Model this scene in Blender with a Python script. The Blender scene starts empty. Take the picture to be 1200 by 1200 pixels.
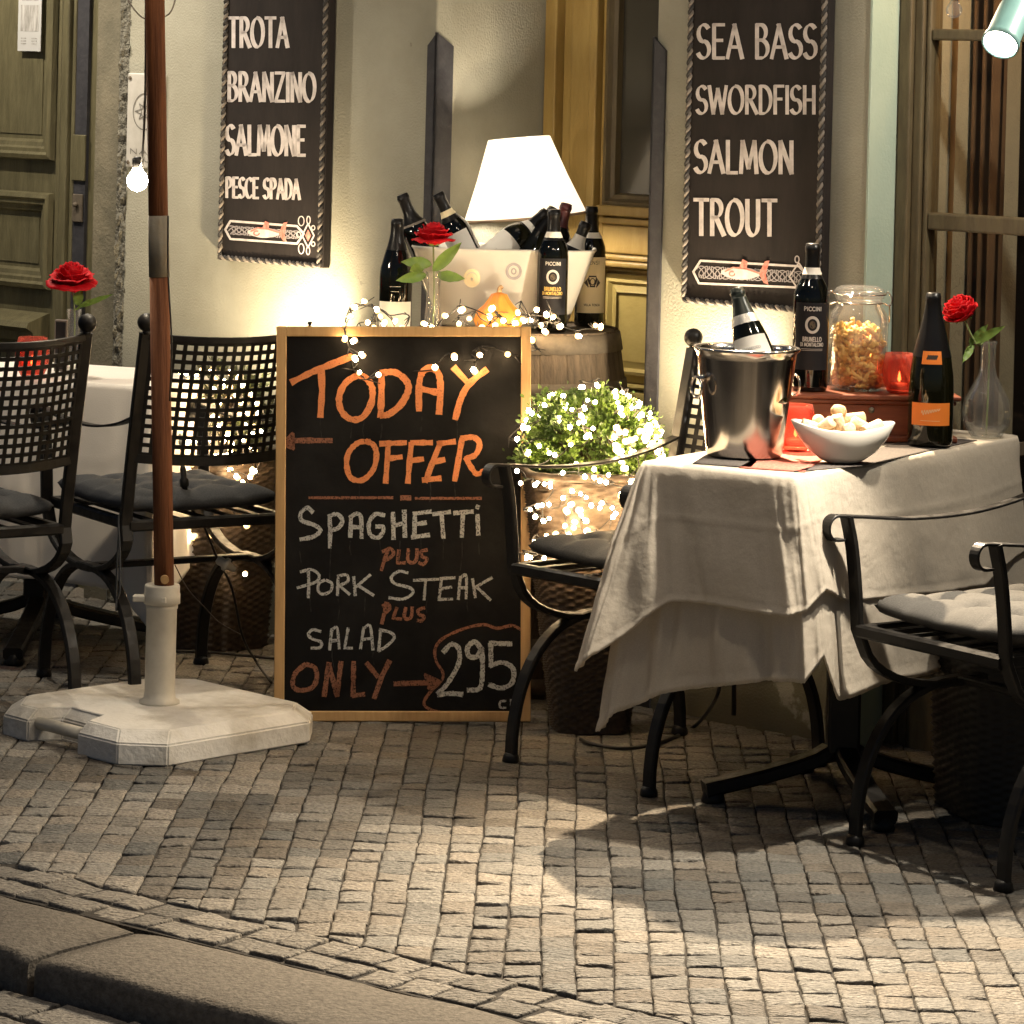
import bpy, bmesh, math, random
from mathutils import Vector, Matrix, Quaternion, noise
random.seed(7)
C = bpy.context.scene.collection
S = bpy.context.scene
PI = math.pi
# ------------------------------------------------------------------ camera
FPX, CAM_H, ROLL = 4000.0, 1.55, 0.025
rc, rs = math.cos(ROLL), math.sin(ROLL)
cam_d = bpy.data.cameras.new('camera'); cam = bpy.data.objects.new('camera', cam_d); C.objects.link(cam)
cam_d.sensor_width = 36; cam_d.lens = 36 * FPX / 1200; cam_d.shift_y = -531 / 1200
cam_d.clip_start = 0.1; cam_d.clip_end = 300
cam.matrix_world = Matrix(((rc, -rs, 0, 0), (0, 0, -1, 0), (rs, rc, 0, CAM_H), (0, 0, 0, 1)))
S.camera = cam
# ------------------------------------------------------------------ sky, night
world = bpy.data.worlds.new('World'); S.world = world; world.use_nodes = True
wn = world.node_tree; bg = wn.nodes['Background']
sky = wn.nodes.new('ShaderNodeTexSky'); sky.sky_type = 'NISHITA'; sky.sun_disc = False
SUN_EL, SUN_AZ = math.radians(68), math.radians(150)
sky.sun_elevation = SUN_EL; sky.sun_rotation = SUN_AZ
wn.links.new(sky.outputs[0], bg.inputs[0]); bg.inputs[1].default_value = 0.020
sun_d = bpy.data.lights.new('fill_sun', 'SUN'); sun_d.energy = 0.10; sun_d.angle = math.radians(20); sun_d.color = (1, .78, .50)  # added warm fill from above, no visible source
sun = bpy.data.objects.new('fill_sun', sun_d); C.objects.link(sun)
_d = Vector((math.sin(SUN_AZ) * math.cos(SUN_EL), math.cos(SUN_AZ) * math.cos(SUN_EL), math.sin(SUN_EL)))
sun.rotation_euler = _d.to_track_quat('Z', 'Y').to_euler()
S.view_settings.view_transform = 'Standard'; S.view_settings.look = 'None'
S.view_settings.exposure = 0.14; S.view_settings.gamma = 1.0
S.render.engine = 'CYCLES'
S.cycles.use_denoising = True
S.cycles.sample_clamp_indirect = 3.0
S.cycles.max_bounces = 8; S.cycles.transparent_max_bounces = 12; S.cycles.transmission_bounces = 8
S.cycles.caustics_reflective = False; S.cycles.caustics_refractive = False

# ------------------------------------------------------------------ measuring the place from the photograph
def ab(u, v):
    du, dv = u - 600.0, v - 69.0
    return du * rc + dv * rs, -du * rs + dv * rc
def at(u, v, D):
    a, b = ab(u, v); return Vector((a * D / FPX, D, CAM_H - b * D / FPX))
def atz(u, v, z):
    a, b = ab(u, v); D = (CAM_H - z) * FPX / b; return Vector((a * D / FPX, D, z))
W0 = Vector((-.606, 9.104, 0)); WD = Vector((.7295, -.684, 0)).normalized(); WN = Vector((-WD.y, WD.x, 0))   # along facade, into facade
WROT = math.atan2(WD.y, WD.x)
def onwall(u, v, s=0.0):
    a, b = ab(u, v); D = (s + W0.dot(WN)) / (a / FPX * WN.x + WN.y)
    p = Vector((a * D / FPX, D, 0)) - W0
    return Vector((p.dot(WD), s, CAM_H - b * D / FPX))
def wall_to_world(p): return W0 + WD * p[0] + WN * p[1] + Vector((0, 0, p[2]))

# ------------------------------------------------------------------ objects
def tag(o, label=None, cat=None, group=None, kind=None):
    if label: o['label'] = label
    if cat: o['category'] = cat
    if group: o['group'] = group
    if kind: o['kind'] = kind
    return o
def thing(name, label, cat, loc=(0, 0, 0), rotz=0.0, group=None):
    o = bpy.data.objects.new(name, None); C.objects.link(o); o.empty_display_size = .05
    o.location = loc; o.rotation_euler = (0, 0, rotz)
    return tag(o, label, cat, group)
def copy_tree(o, parent=None):
    c = o.copy(); C.objects.link(c)
    if parent is not None: c.parent = parent
    for ch in list(o.children): copy_tree(ch, c)
    return c
def world_mat(o):
    m = o.matrix_basis.copy()
    while o.parent is not None:
        o = o.parent; m = o.matrix_basis @ m
    return m

class MB:
    """collects geometry, build() links it as one mesh object"""
    def __init__(self): self.bm = bmesh.new()
    def v(self, p): return self.bm.verts.new(p)
    def f(self, vs, mi=0, smooth=False):
        try:
            fc = self.bm.faces.new(vs); fc.material_index = mi; fc.smooth = smooth; return fc
        except ValueError: return None
    def box(self, lo, hi, bev=0.0, mi=0, M=None, seg=1):
        x0, y0, z0 = lo; x1, y1, z1 = hi
        P = [(x0,y0,z0),(x1,y0,z0),(x1,y1,z0),(x0,y1,z0),(x0,y0,z1),(x1,y0,z1),(x1,y1,z1),(x0,y1,z1)]
        vs = [self.v((M @ Vector(p)) if M else p) for p in P]
        fs = [self.f([vs[i] for i in q], mi) for q in ((3,2,1,0),(4,5,6,7),(0,1,5,4),(1,2,6,5),(2,3,7,6),(3,0,4,7))]
        if bev > 0:
            es = set(e for f in fs for e in f.edges)
            r = bmesh.ops.bevel(self.bm, geom=list(es), offset=bev, segments=seg, affect='EDGES', profile=.5)
            for f in r['faces']: f.material_index = mi
        return self
    def grid(self, rows, mi=0, smooth=True, closed=False, flip=False):
        G = [[self.v(p) for p in r] for r in rows]
        n = len(G[0])
        for i in range(len(G) - 1):
            for j in range(n if closed else n - 1):
                k = (j + 1) % n
                q = [G[i][j], G[i][k], G[i+1][k], G[i+1][j]]
                self.f(q[::-1] if flip else q, mi, smooth)
        return G
    def lathe(self, prof, seg=32, M=None, mi=0, sx=1.0, sy=1.0, smooth=True, cap0=True, cap1=True):
        rows = []
        for r, z in prof:
            rows.append([((M @ Vector((r*sx*math.cos(2*PI*k/seg), r*sy*math.sin(2*PI*k/seg), z))) if M else
                          Vector((r*sx*math.cos(2*PI*k/seg), r*sy*math.sin(2*PI*k/seg), z))) for k in range(seg)])
        G = self.grid(rows, mi, smooth, closed=True)
        if cap0 and prof[0][0] > 1e-5: self.f(G[0][::-1], mi)
        if cap1 and prof[-1][0] > 1e-5: self.f(G[-1], mi)
        return self
    def tube(self, pts, r, seg=8, mi=0, cap=True, smooth=True):
        pts = [Vector(p) for p in pts]; n = len(pts)
        rr = r if isinstance(r, (list, tuple)) else [r] * n
        rows = []; prev = None
        for i in range(n):
            t = (pts[min(i+1, n-1)] - pts[max(i-1, 0)])
            if t.length < 1e-9: t = Vector((0, 0, 1))
            t.normalize()
            if prev is None:
                a = Vector((0, 0, 1)) if abs(t.z) < .9 else Vector((1, 0, 0))
                nrm = t.cross(a).normalized()
            else:
                nrm = prev - t * prev.dot(t)
                if nrm.length < 1e-6: nrm = t.orthogonal()
                nrm.normalize()
            prev = nrm; b = t.cross(nrm)
            rows.append([pts[i] + (nrm * math.cos(2*PI*k/seg) + b * math.sin(2*PI*k/seg)) * rr[i] for k in range(seg)])
        G = self.grid(rows, mi, smooth, closed=True)
        if cap: self.f(G[0][::-1], mi); self.f(G[-1], mi)
        return self
    def bar(self, pts, w, t, side, mi=0, cham=.2):
        """flat bar: w along 'side', t across it"""
        pts = [Vector(p) for p in pts]; n = len(pts); side = Vector(side).normalized(); rows = []
        for i in range(n):
            T = (pts[min(i+1, n-1)] - pts[max(i-1, 0)]).normalized()
            sd = (side - T * side.dot(T)).normalized(); nr = T.cross(sd)
            c = min(w, t) * cham; hw, ht = w/2, t/2
            ring = [(-hw+c,-ht),(hw-c,-ht),(hw,-ht+c),(hw,ht-c),(hw-c,ht),(-hw+c,ht),(-hw,ht-c),(-hw,-ht+c)]
            rows.append([pts[i] + sd*a + nr*b for a, b in ring])
        G = self.grid(rows, mi, False, closed=True); self.f(G[0][::-1], mi); self.f(G[-1], mi)
        return self
    def sphere(self, c, r, su=16, sv=10, mi=0, sc=(1,1,1)):
        prof = [(max(r*math.sin(PI*k/sv), 1e-6), -r*math.cos(PI*k/sv)) for k in range(sv+1)]
        M = Matrix.Translation(c) @ Matrix.Diagonal((sc[0], sc[1], sc[2], 1))
        return self.lathe(prof, su, M, mi, cap0=False, cap1=False)
    def prism(self, poly, z0, z1, M=None, mi=0):
        a = [self.v((M @ Vector((x, y, z0))) if M else (x, y, z0)) for x, y in poly]
        b = [self.v((M @ Vector((x, y, z1))) if M else (x, y, z1)) for x, y in poly]
        n = len(poly); self.f(a[::-1], mi); self.f(b, mi)
        for i in range(n): self.f([a[i], a[(i+1)%n], b[(i+1)%n], b[i]], mi)
        return self
    def build(self, name, mats, parent=None, fix=True, merge=0.0, loc=None, rot=None):
        if merge: bmesh.ops.remove_doubles(self.bm, verts=self.bm.verts, dist=merge)
        if fix: bmesh.ops.recalc_face_normals(self.bm, faces=self.bm.faces)
        me = bpy.data.meshes.new(name); self.bm.to_mesh(me); self.bm.free()
        for m in (mats if isinstance(mats, (list, tuple)) else [mats]): me.materials.append(m)
        o = bpy.data.objects.new(name, me); C.objects.link(o)
        if parent is not None: o.parent = parent
        if loc is not None: o.location = loc
        if rot is not None: o.rotation_euler = rot
        return o

def catmull(P, n=8):
    P = [Vector(p) for p in P]
    if len(P) < 3: return P
    out = []
    for i in range(len(P) - 1):
        p0 = P[i-1] if i else P[0]*2 - P[1]; p1, p2 = P[i], P[i+1]; p3 = P[i+2] if i+2 < len(P) else P[-1]*2 - P[-2]
        for k in range(n):
            t = k / n
            out.append(.5*((2*p1) + (p2-p0)*t + (2*p0-5*p1+4*p2-p3)*t*t + (3*p1-p0-3*p2+p3)*t**3))
    out.append(P[-1]); return out

# ------------------------------------------------------------------ materials
def mat(name, col, rough=.6, metal=0.0, col2=None, scale=20.0, detail=4.0, bump=0.0, bscale=None, spec=.5, coat=0.0,
        trans=0.0, ior=1.45, emis=None, estr=0.0, sheen=0.0, sss=0.0, stretch=None, lo=.35, hi=.65, rvar=0.0, bdist=.01):
    m = bpy.data.materials.new(name); m.use_nodes = True
    nt = m.node_tree; N = nt.nodes; L = nt.links; p = N['Principled BSDF']
    p.inputs['Base Color'].default_value = (*col, 1); p.inputs['Roughness'].default_value = rough
    p.inputs['Metallic'].default_value = metal; p.inputs['Specular IOR Level'].default_value = spec
    p.inputs['Coat Weight'].default_value = coat; p.inputs['Coat Roughness'].default_value = .08
    p.inputs['Transmission Weight'].default_value = trans; p.inputs['IOR'].default_value = ior
    p.inputs['Sheen Weight'].default_value = sheen
    if sss: p.inputs['Subsurface Weight'].default_value = sss; p.inputs['Subsurface Radius'].default_value = (.02,.015,.01)
    if emis: p.inputs['Emission Color'].default_value = (*emis, 1); p.inputs['Emission Strength'].default_value = estr
    tc = N.new('ShaderNodeTexCoord'); vec = tc.outputs['Object']
    if stretch:
        mp = N.new('ShaderNodeMapping'); mp.inputs['Scale'].default_value = stretch; L.new(vec, mp.inputs[0]); vec = mp.outputs[0]
    if col2 or rvar:
        nz = N.new('ShaderNodeTexNoise'); nz.inputs['Scale'].default_value = scale; nz.inputs['Detail'].default_value = detail
        nz.inputs['Roughness'].default_value = .65; L.new(vec, nz.inputs['Vector'])
        rp = N.new('ShaderNodeMapRange'); rp.inputs[1].default_value = lo; rp.inputs[2].default_value = hi; L.new(nz.outputs['Fac'], rp.inputs[0])
        if col2:
            mx = N.new('ShaderNodeMix'); mx.data_type = 'RGBA'; L.new(rp.outputs[0], mx.inputs[0])
            mx.inputs[6].default_value = (*col, 1); mx.inputs[7].default_value = (*col2, 1); L.new(mx.outputs[2], p.inputs['Base Color'])
        if rvar:
            r2 = N.new('ShaderNodeMapRange'); r2.inputs[3].default_value = max(0, rough - rvar); r2.inputs[4].default_value = min(1, rough + rvar)
            L.new(rp.outputs[0], r2.inputs[0]); L.new(r2.outputs[0], p.inputs['Roughness'])
    if bump:
        nb = N.new('ShaderNodeTexNoise'); nb.inputs['Scale'].default_value = bscale or scale; nb.inputs['Detail'].default_value = 5
        L.new(vec, nb.inputs['Vector'])
        bp = N.new('ShaderNodeBump'); bp.inputs['Strength'].default_value = bump; bp.inputs['Distance'].default_value = bdist
        L.new(nb.outputs['Fac'], bp.inputs['Height']); L.new(bp.outputs[0], p.inputs['Normal'])
    return m
def glass(name, col=(1,1,1), rough=.0, ior=1.45):
    m = mat(name, col, rough, trans=1.0, ior=ior); return m
def thin_glass(name, tint=(.9,.9,.9), rough=.02, refl=.2, k=.5, haze=.05):
    m = bpy.data.materials.new(name); m.use_nodes = True; nt = m.node_tree; N = nt.nodes; L = nt.links
    for n in list(N):
        if n.type == 'BSDF_PRINCIPLED': N.remove(n)
    out = [n for n in N if n.type == 'OUTPUT_MATERIAL'][0]
    tr = N.new('ShaderNodeBsdfTransparent'); tr.inputs[0].default_value = (*tint, 1)
    gl = N.new('ShaderNodeBsdfGlossy'); gl.inputs['Roughness'].default_value = rough
    df = N.new('ShaderNodeBsdfTranslucent'); df.inputs[0].default_value = (*[min(1,c*1.0) for c in tint], 1)
    d2 = N.new('ShaderNodeBsdfDiffuse'); d2.inputs[0].default_value = (*tint, 1)
    md = N.new('ShaderNodeMixShader'); md.inputs[0].default_value = .5; L.new(df.outputs[0], md.inputs[1]); L.new(d2.outputs[0], md.inputs[2])
    lw = N.new('ShaderNodeLayerWeight'); lw.inputs[0].default_value = refl
    mu = N.new('ShaderNodeMath'); mu.operation = 'MULTIPLY'; mu.inputs[1].default_value = k; L.new(lw.outputs['Fresnel'], mu.inputs[0])
    m1 = N.new('ShaderNodeMixShader'); m1.inputs[0].default_value = haze; L.new(tr.outputs[0], m1.inputs[1]); L.new(md.outputs[0], m1.inputs[2])
    mx = N.new('ShaderNodeMixShader'); L.new(mu.outputs[0], mx.inputs[0]); L.new(m1.outputs[0], mx.inputs[1]); L.new(gl.outputs[0], mx.inputs[2])
    L.new(mx.outputs[0], out.inputs[0]); return m
def emit(name, col, st):
    m = bpy.data.materials.new(name); m.use_nodes = True; p = m.node_tree.nodes['Principled BSDF']
    p.inputs['Base Color'].default_value = (.8,.7,.5,1); p.inputs['Emission Color'].default_value = (*col, 1); p.inputs['Emission Strength'].default_value = st
    return m

M = {}
M['plaster'] = mat('plaster', (.33,.318,.255), .92, col2=(.225,.215,.165), scale=2.2, detail=12, lo=.4, hi=.78, bump=.55, bscale=170, spec=.2, bdist=.004)
def weather(m):
    nt = m.node_tree; N = nt.nodes; L = nt.links; p = N['Principled BSDF']; src = p.inputs['Base Color'].links[0].from_socket
    tc = N.new('ShaderNodeTexCoord')
    n1 = N.new('ShaderNodeTexNoise'); n1.inputs['Scale'].default_value = 5.5; n1.inputs['Detail'].default_value = 9; n1.inputs['Roughness'].default_value = .6; L.new(tc.outputs['Object'], n1.inputs['Vector'])
    sx = N.new('ShaderNodeSeparateXYZ'); L.new(tc.outputs['Object'], sx.inputs[0])
    mz = N.new('ShaderNodeMapRange'); mz.inputs[1].default_value = .0; mz.inputs[2].default_value = .62; mz.inputs[3].default_value = .19; mz.inputs[4].default_value = -.10; L.new(sx.outputs['Z'], mz.inputs[0])
    ad = N.new('ShaderNodeMath'); ad.operation = 'ADD'; L.new(n1.outputs['Fac'], ad.inputs[0]); L.new(mz.outputs[0], ad.inputs[1])
    r1 = N.new('ShaderNodeMapRange'); r1.inputs[1].default_value = .585; r1.inputs[2].default_value = .62; L.new(ad.outputs[0], r1.inputs[0])
    mx = N.new('ShaderNodeMix'); mx.data_type = 'RGBA'; L.new(r1.outputs[0], mx.inputs[0]); L.new(src, mx.inputs[6]); mx.inputs[7].default_value = (.165,.15,.105,1)
    vo = N.new('ShaderNodeTexVoronoi'); vo.feature = 'DISTANCE_TO_EDGE'; vo.inputs['Scale'].default_value = 1.7
    nd = N.new('ShaderNodeTexNoise'); nd.inputs['Scale'].default_value = 6; nd.inputs['Detail'].default_value = 6; L.new(tc.outputs['Object'], nd.inputs['Vector'])
    va = N.new('ShaderNodeVectorMath'); va.operation = 'MULTIPLY_ADD'; L.new(nd.outputs['Color'], va.inputs[0]); va.inputs[1].default_value = (.35,.35,.35); L.new(tc.outputs['Object'], va.inputs[2]); L.new(va.outputs[0], vo.inputs['Vector'])
    n3 = N.new('ShaderNodeTexNoise'); n3.inputs['Scale'].default_value = 2.3; L.new(tc.outputs['Object'], n3.inputs['Vector'])
    r3 = N.new('ShaderNodeMapRange'); r3.inputs[1].default_value = .56; r3.inputs[2].default_value = .62; L.new(n3.outputs['Fac'], r3.inputs[0])
    cr = N.new('ShaderNodeMapRange'); cr.inputs[1].default_value = .0; cr.inputs[2].default_value = .0035; cr.inputs[3].default_value = .55; cr.inputs[4].default_value = 0; L.new(vo.outputs['Distance'], cr.inputs[0])
    cm = N.new('ShaderNodeMath'); cm.operation = 'MULTIPLY'; L.new(cr.outputs[0], cm.inputs[0]); L.new(r3.outputs[0], cm.inputs[1])
    m2 = N.new('ShaderNodeMix'); m2.data_type = 'RGBA'; L.new(cm.outputs[0], m2.inputs[0]); L.new(mx.outputs[2], m2.inputs[6]); m2.inputs[7].default_value = (.10,.09,.07,1)
    L.new(m2.outputs[2], p.inputs['Base Color'])
weather(M['plaster'])
M['stone_surround'] = mat('stone_surround', (.17,.15,.105), .85, col2=(.11,.10,.07), scale=9, detail=9, bump=.5, bscale=120, spec=.3, bdist=.005)
M['rough_stone'] = mat('rough_stone', (.17,.16,.125), .95, col2=(.12,.11,.085), scale=60, detail=6, bump=1.0, bscale=90, bdist=.02)
M['teal_paint'] = mat('teal_paint', (.37,.45,.375), .85, col2=(.33,.41,.34), scale=6, bump=.3, bscale=140, spec=.2, bdist=.004)
M['olive_wood'] = mat('olive_wood', (.13,.115,.062), .42, col2=(.085,.075,.04), scale=7, detail=8, bump=.25, bscale=35, stretch=(6,6,1), spec=.45)
M['ochre_wood'] = mat('ochre_wood', (.34,.235,.075), .4, col2=(.27,.175,.05), scale=6, detail=8, bump=.2, bscale=40, stretch=(6,6,1), spec=.5)
M['yellow_panel'] = mat('yellow_panel', (.47,.37,.13), .45, col2=(.40,.31,.10), scale=5, bump=.2, bscale=40)
M['slate_paint'] = mat('slate_paint', (.030,.029,.033), .6, col2=(.055,.053,.056), scale=30, detail=8, bump=.2, bscale=60, lo=.45, hi=.8)
M['dark_glass'] = mat('dark_glass', (.035,.032,.026), .12, spec=.6)
M['window_glass'] = thin_glass('window_glass', (.94,.93,.90), .01, .2, .35, .004)
M['window_wood'] = mat('window_wood', (.115,.09,.048), .5, col2=(.08,.06,.032), scale=10, bump=.15, bscale=50, stretch=(5,5,1))
M['curtain'] = mat('curtain', (.52,.31,.13), .9, col2=(.44,.25,.10), scale=12, bump=.1, sheen=.2)
M['curtain_dark'] = mat('curtain_dark', (.10,.062,.034), .9, col2=(.08,.048,.026), scale=9)
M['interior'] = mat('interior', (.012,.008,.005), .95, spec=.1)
M['board_black'] = mat('board_black', (.026,.021,.019), .75, spec=.2, col2=(.017,.014,.013), scale=14, detail=8, bump=.15, bscale=60, stretch=(1,1,.3))
M['white_paint'] = mat('white_paint', (.60,.545,.52), .8, col2=(.44,.395,.375), scale=45, detail=6)
M['red_paint'] = mat('red_paint', (.42,.10,.07), .7, col2=(.55,.28,.22), scale=60)
M['grey_paint'] = mat('grey_paint', (.30,.27,.27), .8)
M['rope_dark'] = mat('rope_dark', (.03,.027,.025), .7)
M['rope_light'] = mat('rope_light', (.17,.145,.12), .8)
M['plaque_metal'] = mat('plaque_metal', (.47,.45,.41), .5, metal=.0, col2=(.40,.38,.34), scale=20, bump=.1)
M['print_grey'] = mat('print_grey', (.16,.15,.13), .8)
M['paper'] = mat('paper', (.42,.42,.41), .8)
M['paper_print'] = mat('paper_print', (.20,.19,.17), .8, col2=(.45,.44,.42), scale=40, stretch=(2,2,.35))
M['iron'] = mat('iron', (.0065,.006,.0055), .45, metal=.0, col2=(.013,.0115,.010), scale=40, bump=.12, bscale=150, bdist=.002, spec=.3, rvar=.12)
M['cushion'] = mat('cushion', (.085,.081,.074), .95, col2=(.065,.062,.057), scale=220, bump=.35, bscale=420, sheen=.0, spec=.15, bdist=.002)
M['cushion_shaded'] = mat('cushion_shaded', (.075,.078,.083), .95, col2=(.055,.057,.06), scale=220, bump=.35, bscale=420, sheen=.0, spec=.15, bdist=.002)  # darker copy of the cushion grey, shade put into the colour
M['cloth'] = mat('cloth', (.66,.60,.505), .95, col2=(.54,.485,.405), scale=420, detail=2, bump=.5, bscale=55, spec=.1, bdist=.004)
def translucent(m, k, col):
    nt = m.node_tree; p = nt.nodes['Principled BSDF']; o = [n for n in nt.nodes if n.type == 'OUTPUT_MATERIAL'][0]
    t = nt.nodes.new('ShaderNodeBsdfTranslucent'); t.inputs[0].default_value = (*col,1); mx = nt.nodes.new('ShaderNodeMixShader'); mx.inputs[0].default_value = k
    nt.links.new(p.outputs[0], mx.inputs[1]); nt.links.new(t.outputs[0], mx.inputs[2]); nt.links.new(mx.outputs[0], o.inputs[0])
translucent(M['cloth'], .30, (.72,.64,.52))
M['cloth_white'] = mat('cloth_white', (.76,.71,.64), .95, bump=.25, bscale=320, sheen=.0, spec=.1, bdist=.002)
M['wood_pole'] = mat('wood_pole', (.20,.076,.031), .72, col2=(.10,.036,.016), scale=9, detail=9, bump=.3, bscale=40, stretch=(9,9,.5), spec=.25)
M['concrete_white'] = mat('concrete_white', (.66,.63,.57), .85, col2=(.36,.32,.25), scale=6, lo=.45, hi=.74, detail=9, bump=.4, bscale=70, bdist=.006)
M['plastic_white'] = mat('plastic_white', (.60,.56,.47), .55, col2=(.50,.46,.38), scale=14, bump=.1)
M['steel_sleeve'] = mat('steel_sleeve', (.20,.17,.12), .75, metal=.2, col2=(.2,.18,.14), scale=60, bump=.2)
M['cable'] = mat('cable', (.012,.011,.01), .5)
M['chalk_black'] = mat('chalk_black', (.0055,.005,.0046), .8, col2=(.021,.0195,.018), scale=3.2, detail=9, lo=.46, hi=.80, bump=.08, bscale=80, spec=.18)
M['pine'] = mat('pine', (.50,.315,.135), .55, col2=(.42,.25,.10), scale=10, detail=6, stretch=(8,8,1), bump=.08)
def chalk(name, col, cover=.5):
    m = mat(name, col, .95, col2=(.02,.018,.016), scale=330, detail=3, lo=.50+cover*.1, hi=.62+cover*.14, spec=.1); return m
M['chalk_orange'] = chalk('chalk_orange', (.66,.235,.09), .8)
M['chalk_rust_dimmed'] = chalk('chalk_rust_dimmed', (.26,.115,.068), .1)  # rust chalk, darkened for the weaker light low on the board
M['chalk_white'] = chalk('chalk_white', (.44,.43,.40), .15)
M['chalk_faint'] = mat('chalk_faint', (.036,.032,.029), .9, col2=(.012,.011,.010), scale=60, spec=.1)
M['oak'] = mat('oak', (.115,.084,.053), .8, col2=(.055,.04,.026), scale=9, detail=9, bump=.35, bscale=45, stretch=(9,9,1))
M['hoop'] = mat('hoop', (.125,.10,.07), .75, metal=.1, col2=(.075,.06,.043), scale=30, bump=.2)
M['wicker'] = mat('wicker', (.082,.056,.034), .6, col2=(.042,.028,.018), scale=60, bump=.2)
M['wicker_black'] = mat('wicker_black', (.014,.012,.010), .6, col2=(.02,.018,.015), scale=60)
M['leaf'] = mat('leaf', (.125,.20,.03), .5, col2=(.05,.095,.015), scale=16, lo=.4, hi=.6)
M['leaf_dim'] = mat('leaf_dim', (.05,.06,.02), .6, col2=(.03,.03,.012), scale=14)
M['rose_leaf'] = mat('rose_leaf', (.16,.25,.045), .45, col2=(.11,.19,.035), scale=40, spec=.5)
M['rose'] = mat('rose', (.52,.004,.010), .6, col2=(.34,.002,.006), scale=25, spec=.2)
M['stem'] = mat('stem', (.16,.20,.07), .5)
M['twig'] = mat('twig', (.05,.035,.02), .8)
M['soil'] = mat('soil', (.03,.022,.015), .95, bump=.6, bscale=60)
M['bulb'] = emit('bulb', (1.0,.70,.38), 125.0)
M['bulb_warm'] = emit('bulb_warm', (1.0,.58,.22), 3.0)
M['globe'] = emit('globe', (1.0,.84,.60), 380.0)
M['globe_high'] = emit('globe_high', (1.0,.82,.60), 430.0)
M['lamp_bulb'] = emit('lamp_bulb', (1.0,.86,.68), 290.0)
M['room_fill_globe'] = emit('room_fill_globe', (1.0,.60,.28), 110.0)
def shade_mat():
    m = emit('shade', (1.0,.90,.74), 1.5); nt = m.node_tree; p = nt.nodes['Principled BSDF']; p.inputs['Base Color'].default_value = (.80,.76,.68,1); p.inputs['Roughness'].default_value = .9
    t = nt.nodes.new('ShaderNodeBsdfTranslucent'); t.inputs[0].default_value = (.82,.75,.62,1); mx = nt.nodes.new('ShaderNodeMixShader'); mx.inputs[0].default_value = .55
    o = [n for n in nt.nodes if n.type == 'OUTPUT_MATERIAL'][0]; nt.links.new(p.outputs[0], mx.inputs[1]); nt.links.new(t.outputs[0], mx.inputs[2]); nt.links.new(mx.outputs[0], o.inputs[0]); return m
M['shade'] = shade_mat()
M['shade_trim'] = mat('shade_trim', (.55,.38,.24), .8)
M['bottle_black'] = mat('bottle_black', (.0025,.0028,.002), .05, spec=.5, coat=.15)
M['bottle_green'] = mat('bottle_green', (.0055,.0055,.0018), .05, spec=.5, coat=.15)
M['foil_black'] = mat('foil_black', (.006,.0055,.0055), .33, spec=.35)
M['foil_red'] = mat('foil_red', (.09,.025,.025), .4)
M['foil_silver'] = mat('foil_silver', (.62,.60,.55), .35, metal=.6, bump=.3, bscale=90)
M['foil_dark'] = mat('foil_dark', (.02,.026,.02), .35, metal=.2)
M['label_black'] = mat('label_black', (.011,.0105,.0125), .65, spec=.25)
M['label_white'] = mat('label_white', (.78,.74,.66), .7)
M['label_cream'] = mat('label_cream', (.80,.68,.43), .7)
M['label_orange'] = mat('label_orange', (.80,.22,.03), .55)
M['ink'] = mat('ink', (.05,.04,.035), .7)
M['ink_gold'] = mat('ink_gold', (.55,.36,.09), .5)
M['ink_pale'] = mat('ink_pale', (.50,.47,.42), .6)
M['tub_plastic'] = mat('tub_plastic', (.74,.70,.62), .35, trans=.35, ior=1.25, sss=.0, bump=.05)
M['clear_glass'] = thin_glass('clear_glass', (.985,.985,.975), .03, .25, .5, .045)
M['red_glass'] = thin_glass('red_glass', (.96,.40,.31), .08, .25, .5, .16)
M['water'] = thin_glass('water', (.985,.985,.98), .0, .15, .3, .06)
M['steel'] = mat('steel', (.62,.58,.53), .16, metal=1.0, rvar=.05, scale=8)
M['mahogany'] = mat('mahogany', (.20,.055,.022), .42, col2=(.12,.03,.013), scale=7, detail=8, stretch=(1,8,8), coat=.1, bump=.06)
M['porcelain'] = mat('porcelain', (.74,.71,.64), .18, coat=.4)
M['cork'] = mat('cork', (.56,.38,.20), .8, col2=(.40,.24,.12), scale=130, bump=.3)
M['cork_pale'] = mat('cork_pale', (.72,.56,.36), .8, col2=(.60,.42,.25), scale=130, bump=.3)
M['pasta'] = mat('pasta', (.88,.56,.17), .5, col2=(.80,.46,.11), scale=40)
M['gourd'] = mat('gourd', (.80,.30,.05), .5, col2=(.70,.22,.03), scale=12)
M['wax'] = mat('wax', (.70,.62,.5), .5)
M['flame'] = emit('flame', (1.0,.45,.15), 12.0)
M['mat_dark'] = mat('mat_dark', (.05,.042,.038), .9, col2=(.10,.085,.075), scale=240)
M['mat_red'] = mat('mat_red', (.42,.09,.06), .9, col2=(.55,.22,.16), scale=160)
M['lamp_teal'] = mat('lamp_teal', (.20,.38,.37), .4, coat=.2)
M['lamp_face'] = emit('lamp_face', (1.0,.93,.80), 60.0)
M['ground_sand'] = mat('ground_sand', (.035,.029,.022), .95, col2=(.022,.018,.014), scale=40, bump=.5, bscale=120)
M['granite'] = mat('granite', (.165,.145,.118), .9, col2=(.08,.07,.056), scale=70, detail=10, bump=.7, bscale=120, bdist=.006, spec=.25, lo=.38, hi=.72)
M['asphalt'] = mat('asphalt', (.06,.05,.04), .9, col2=(.045,.038,.03), scale=80, bump=.5, bscale=110)
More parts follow.
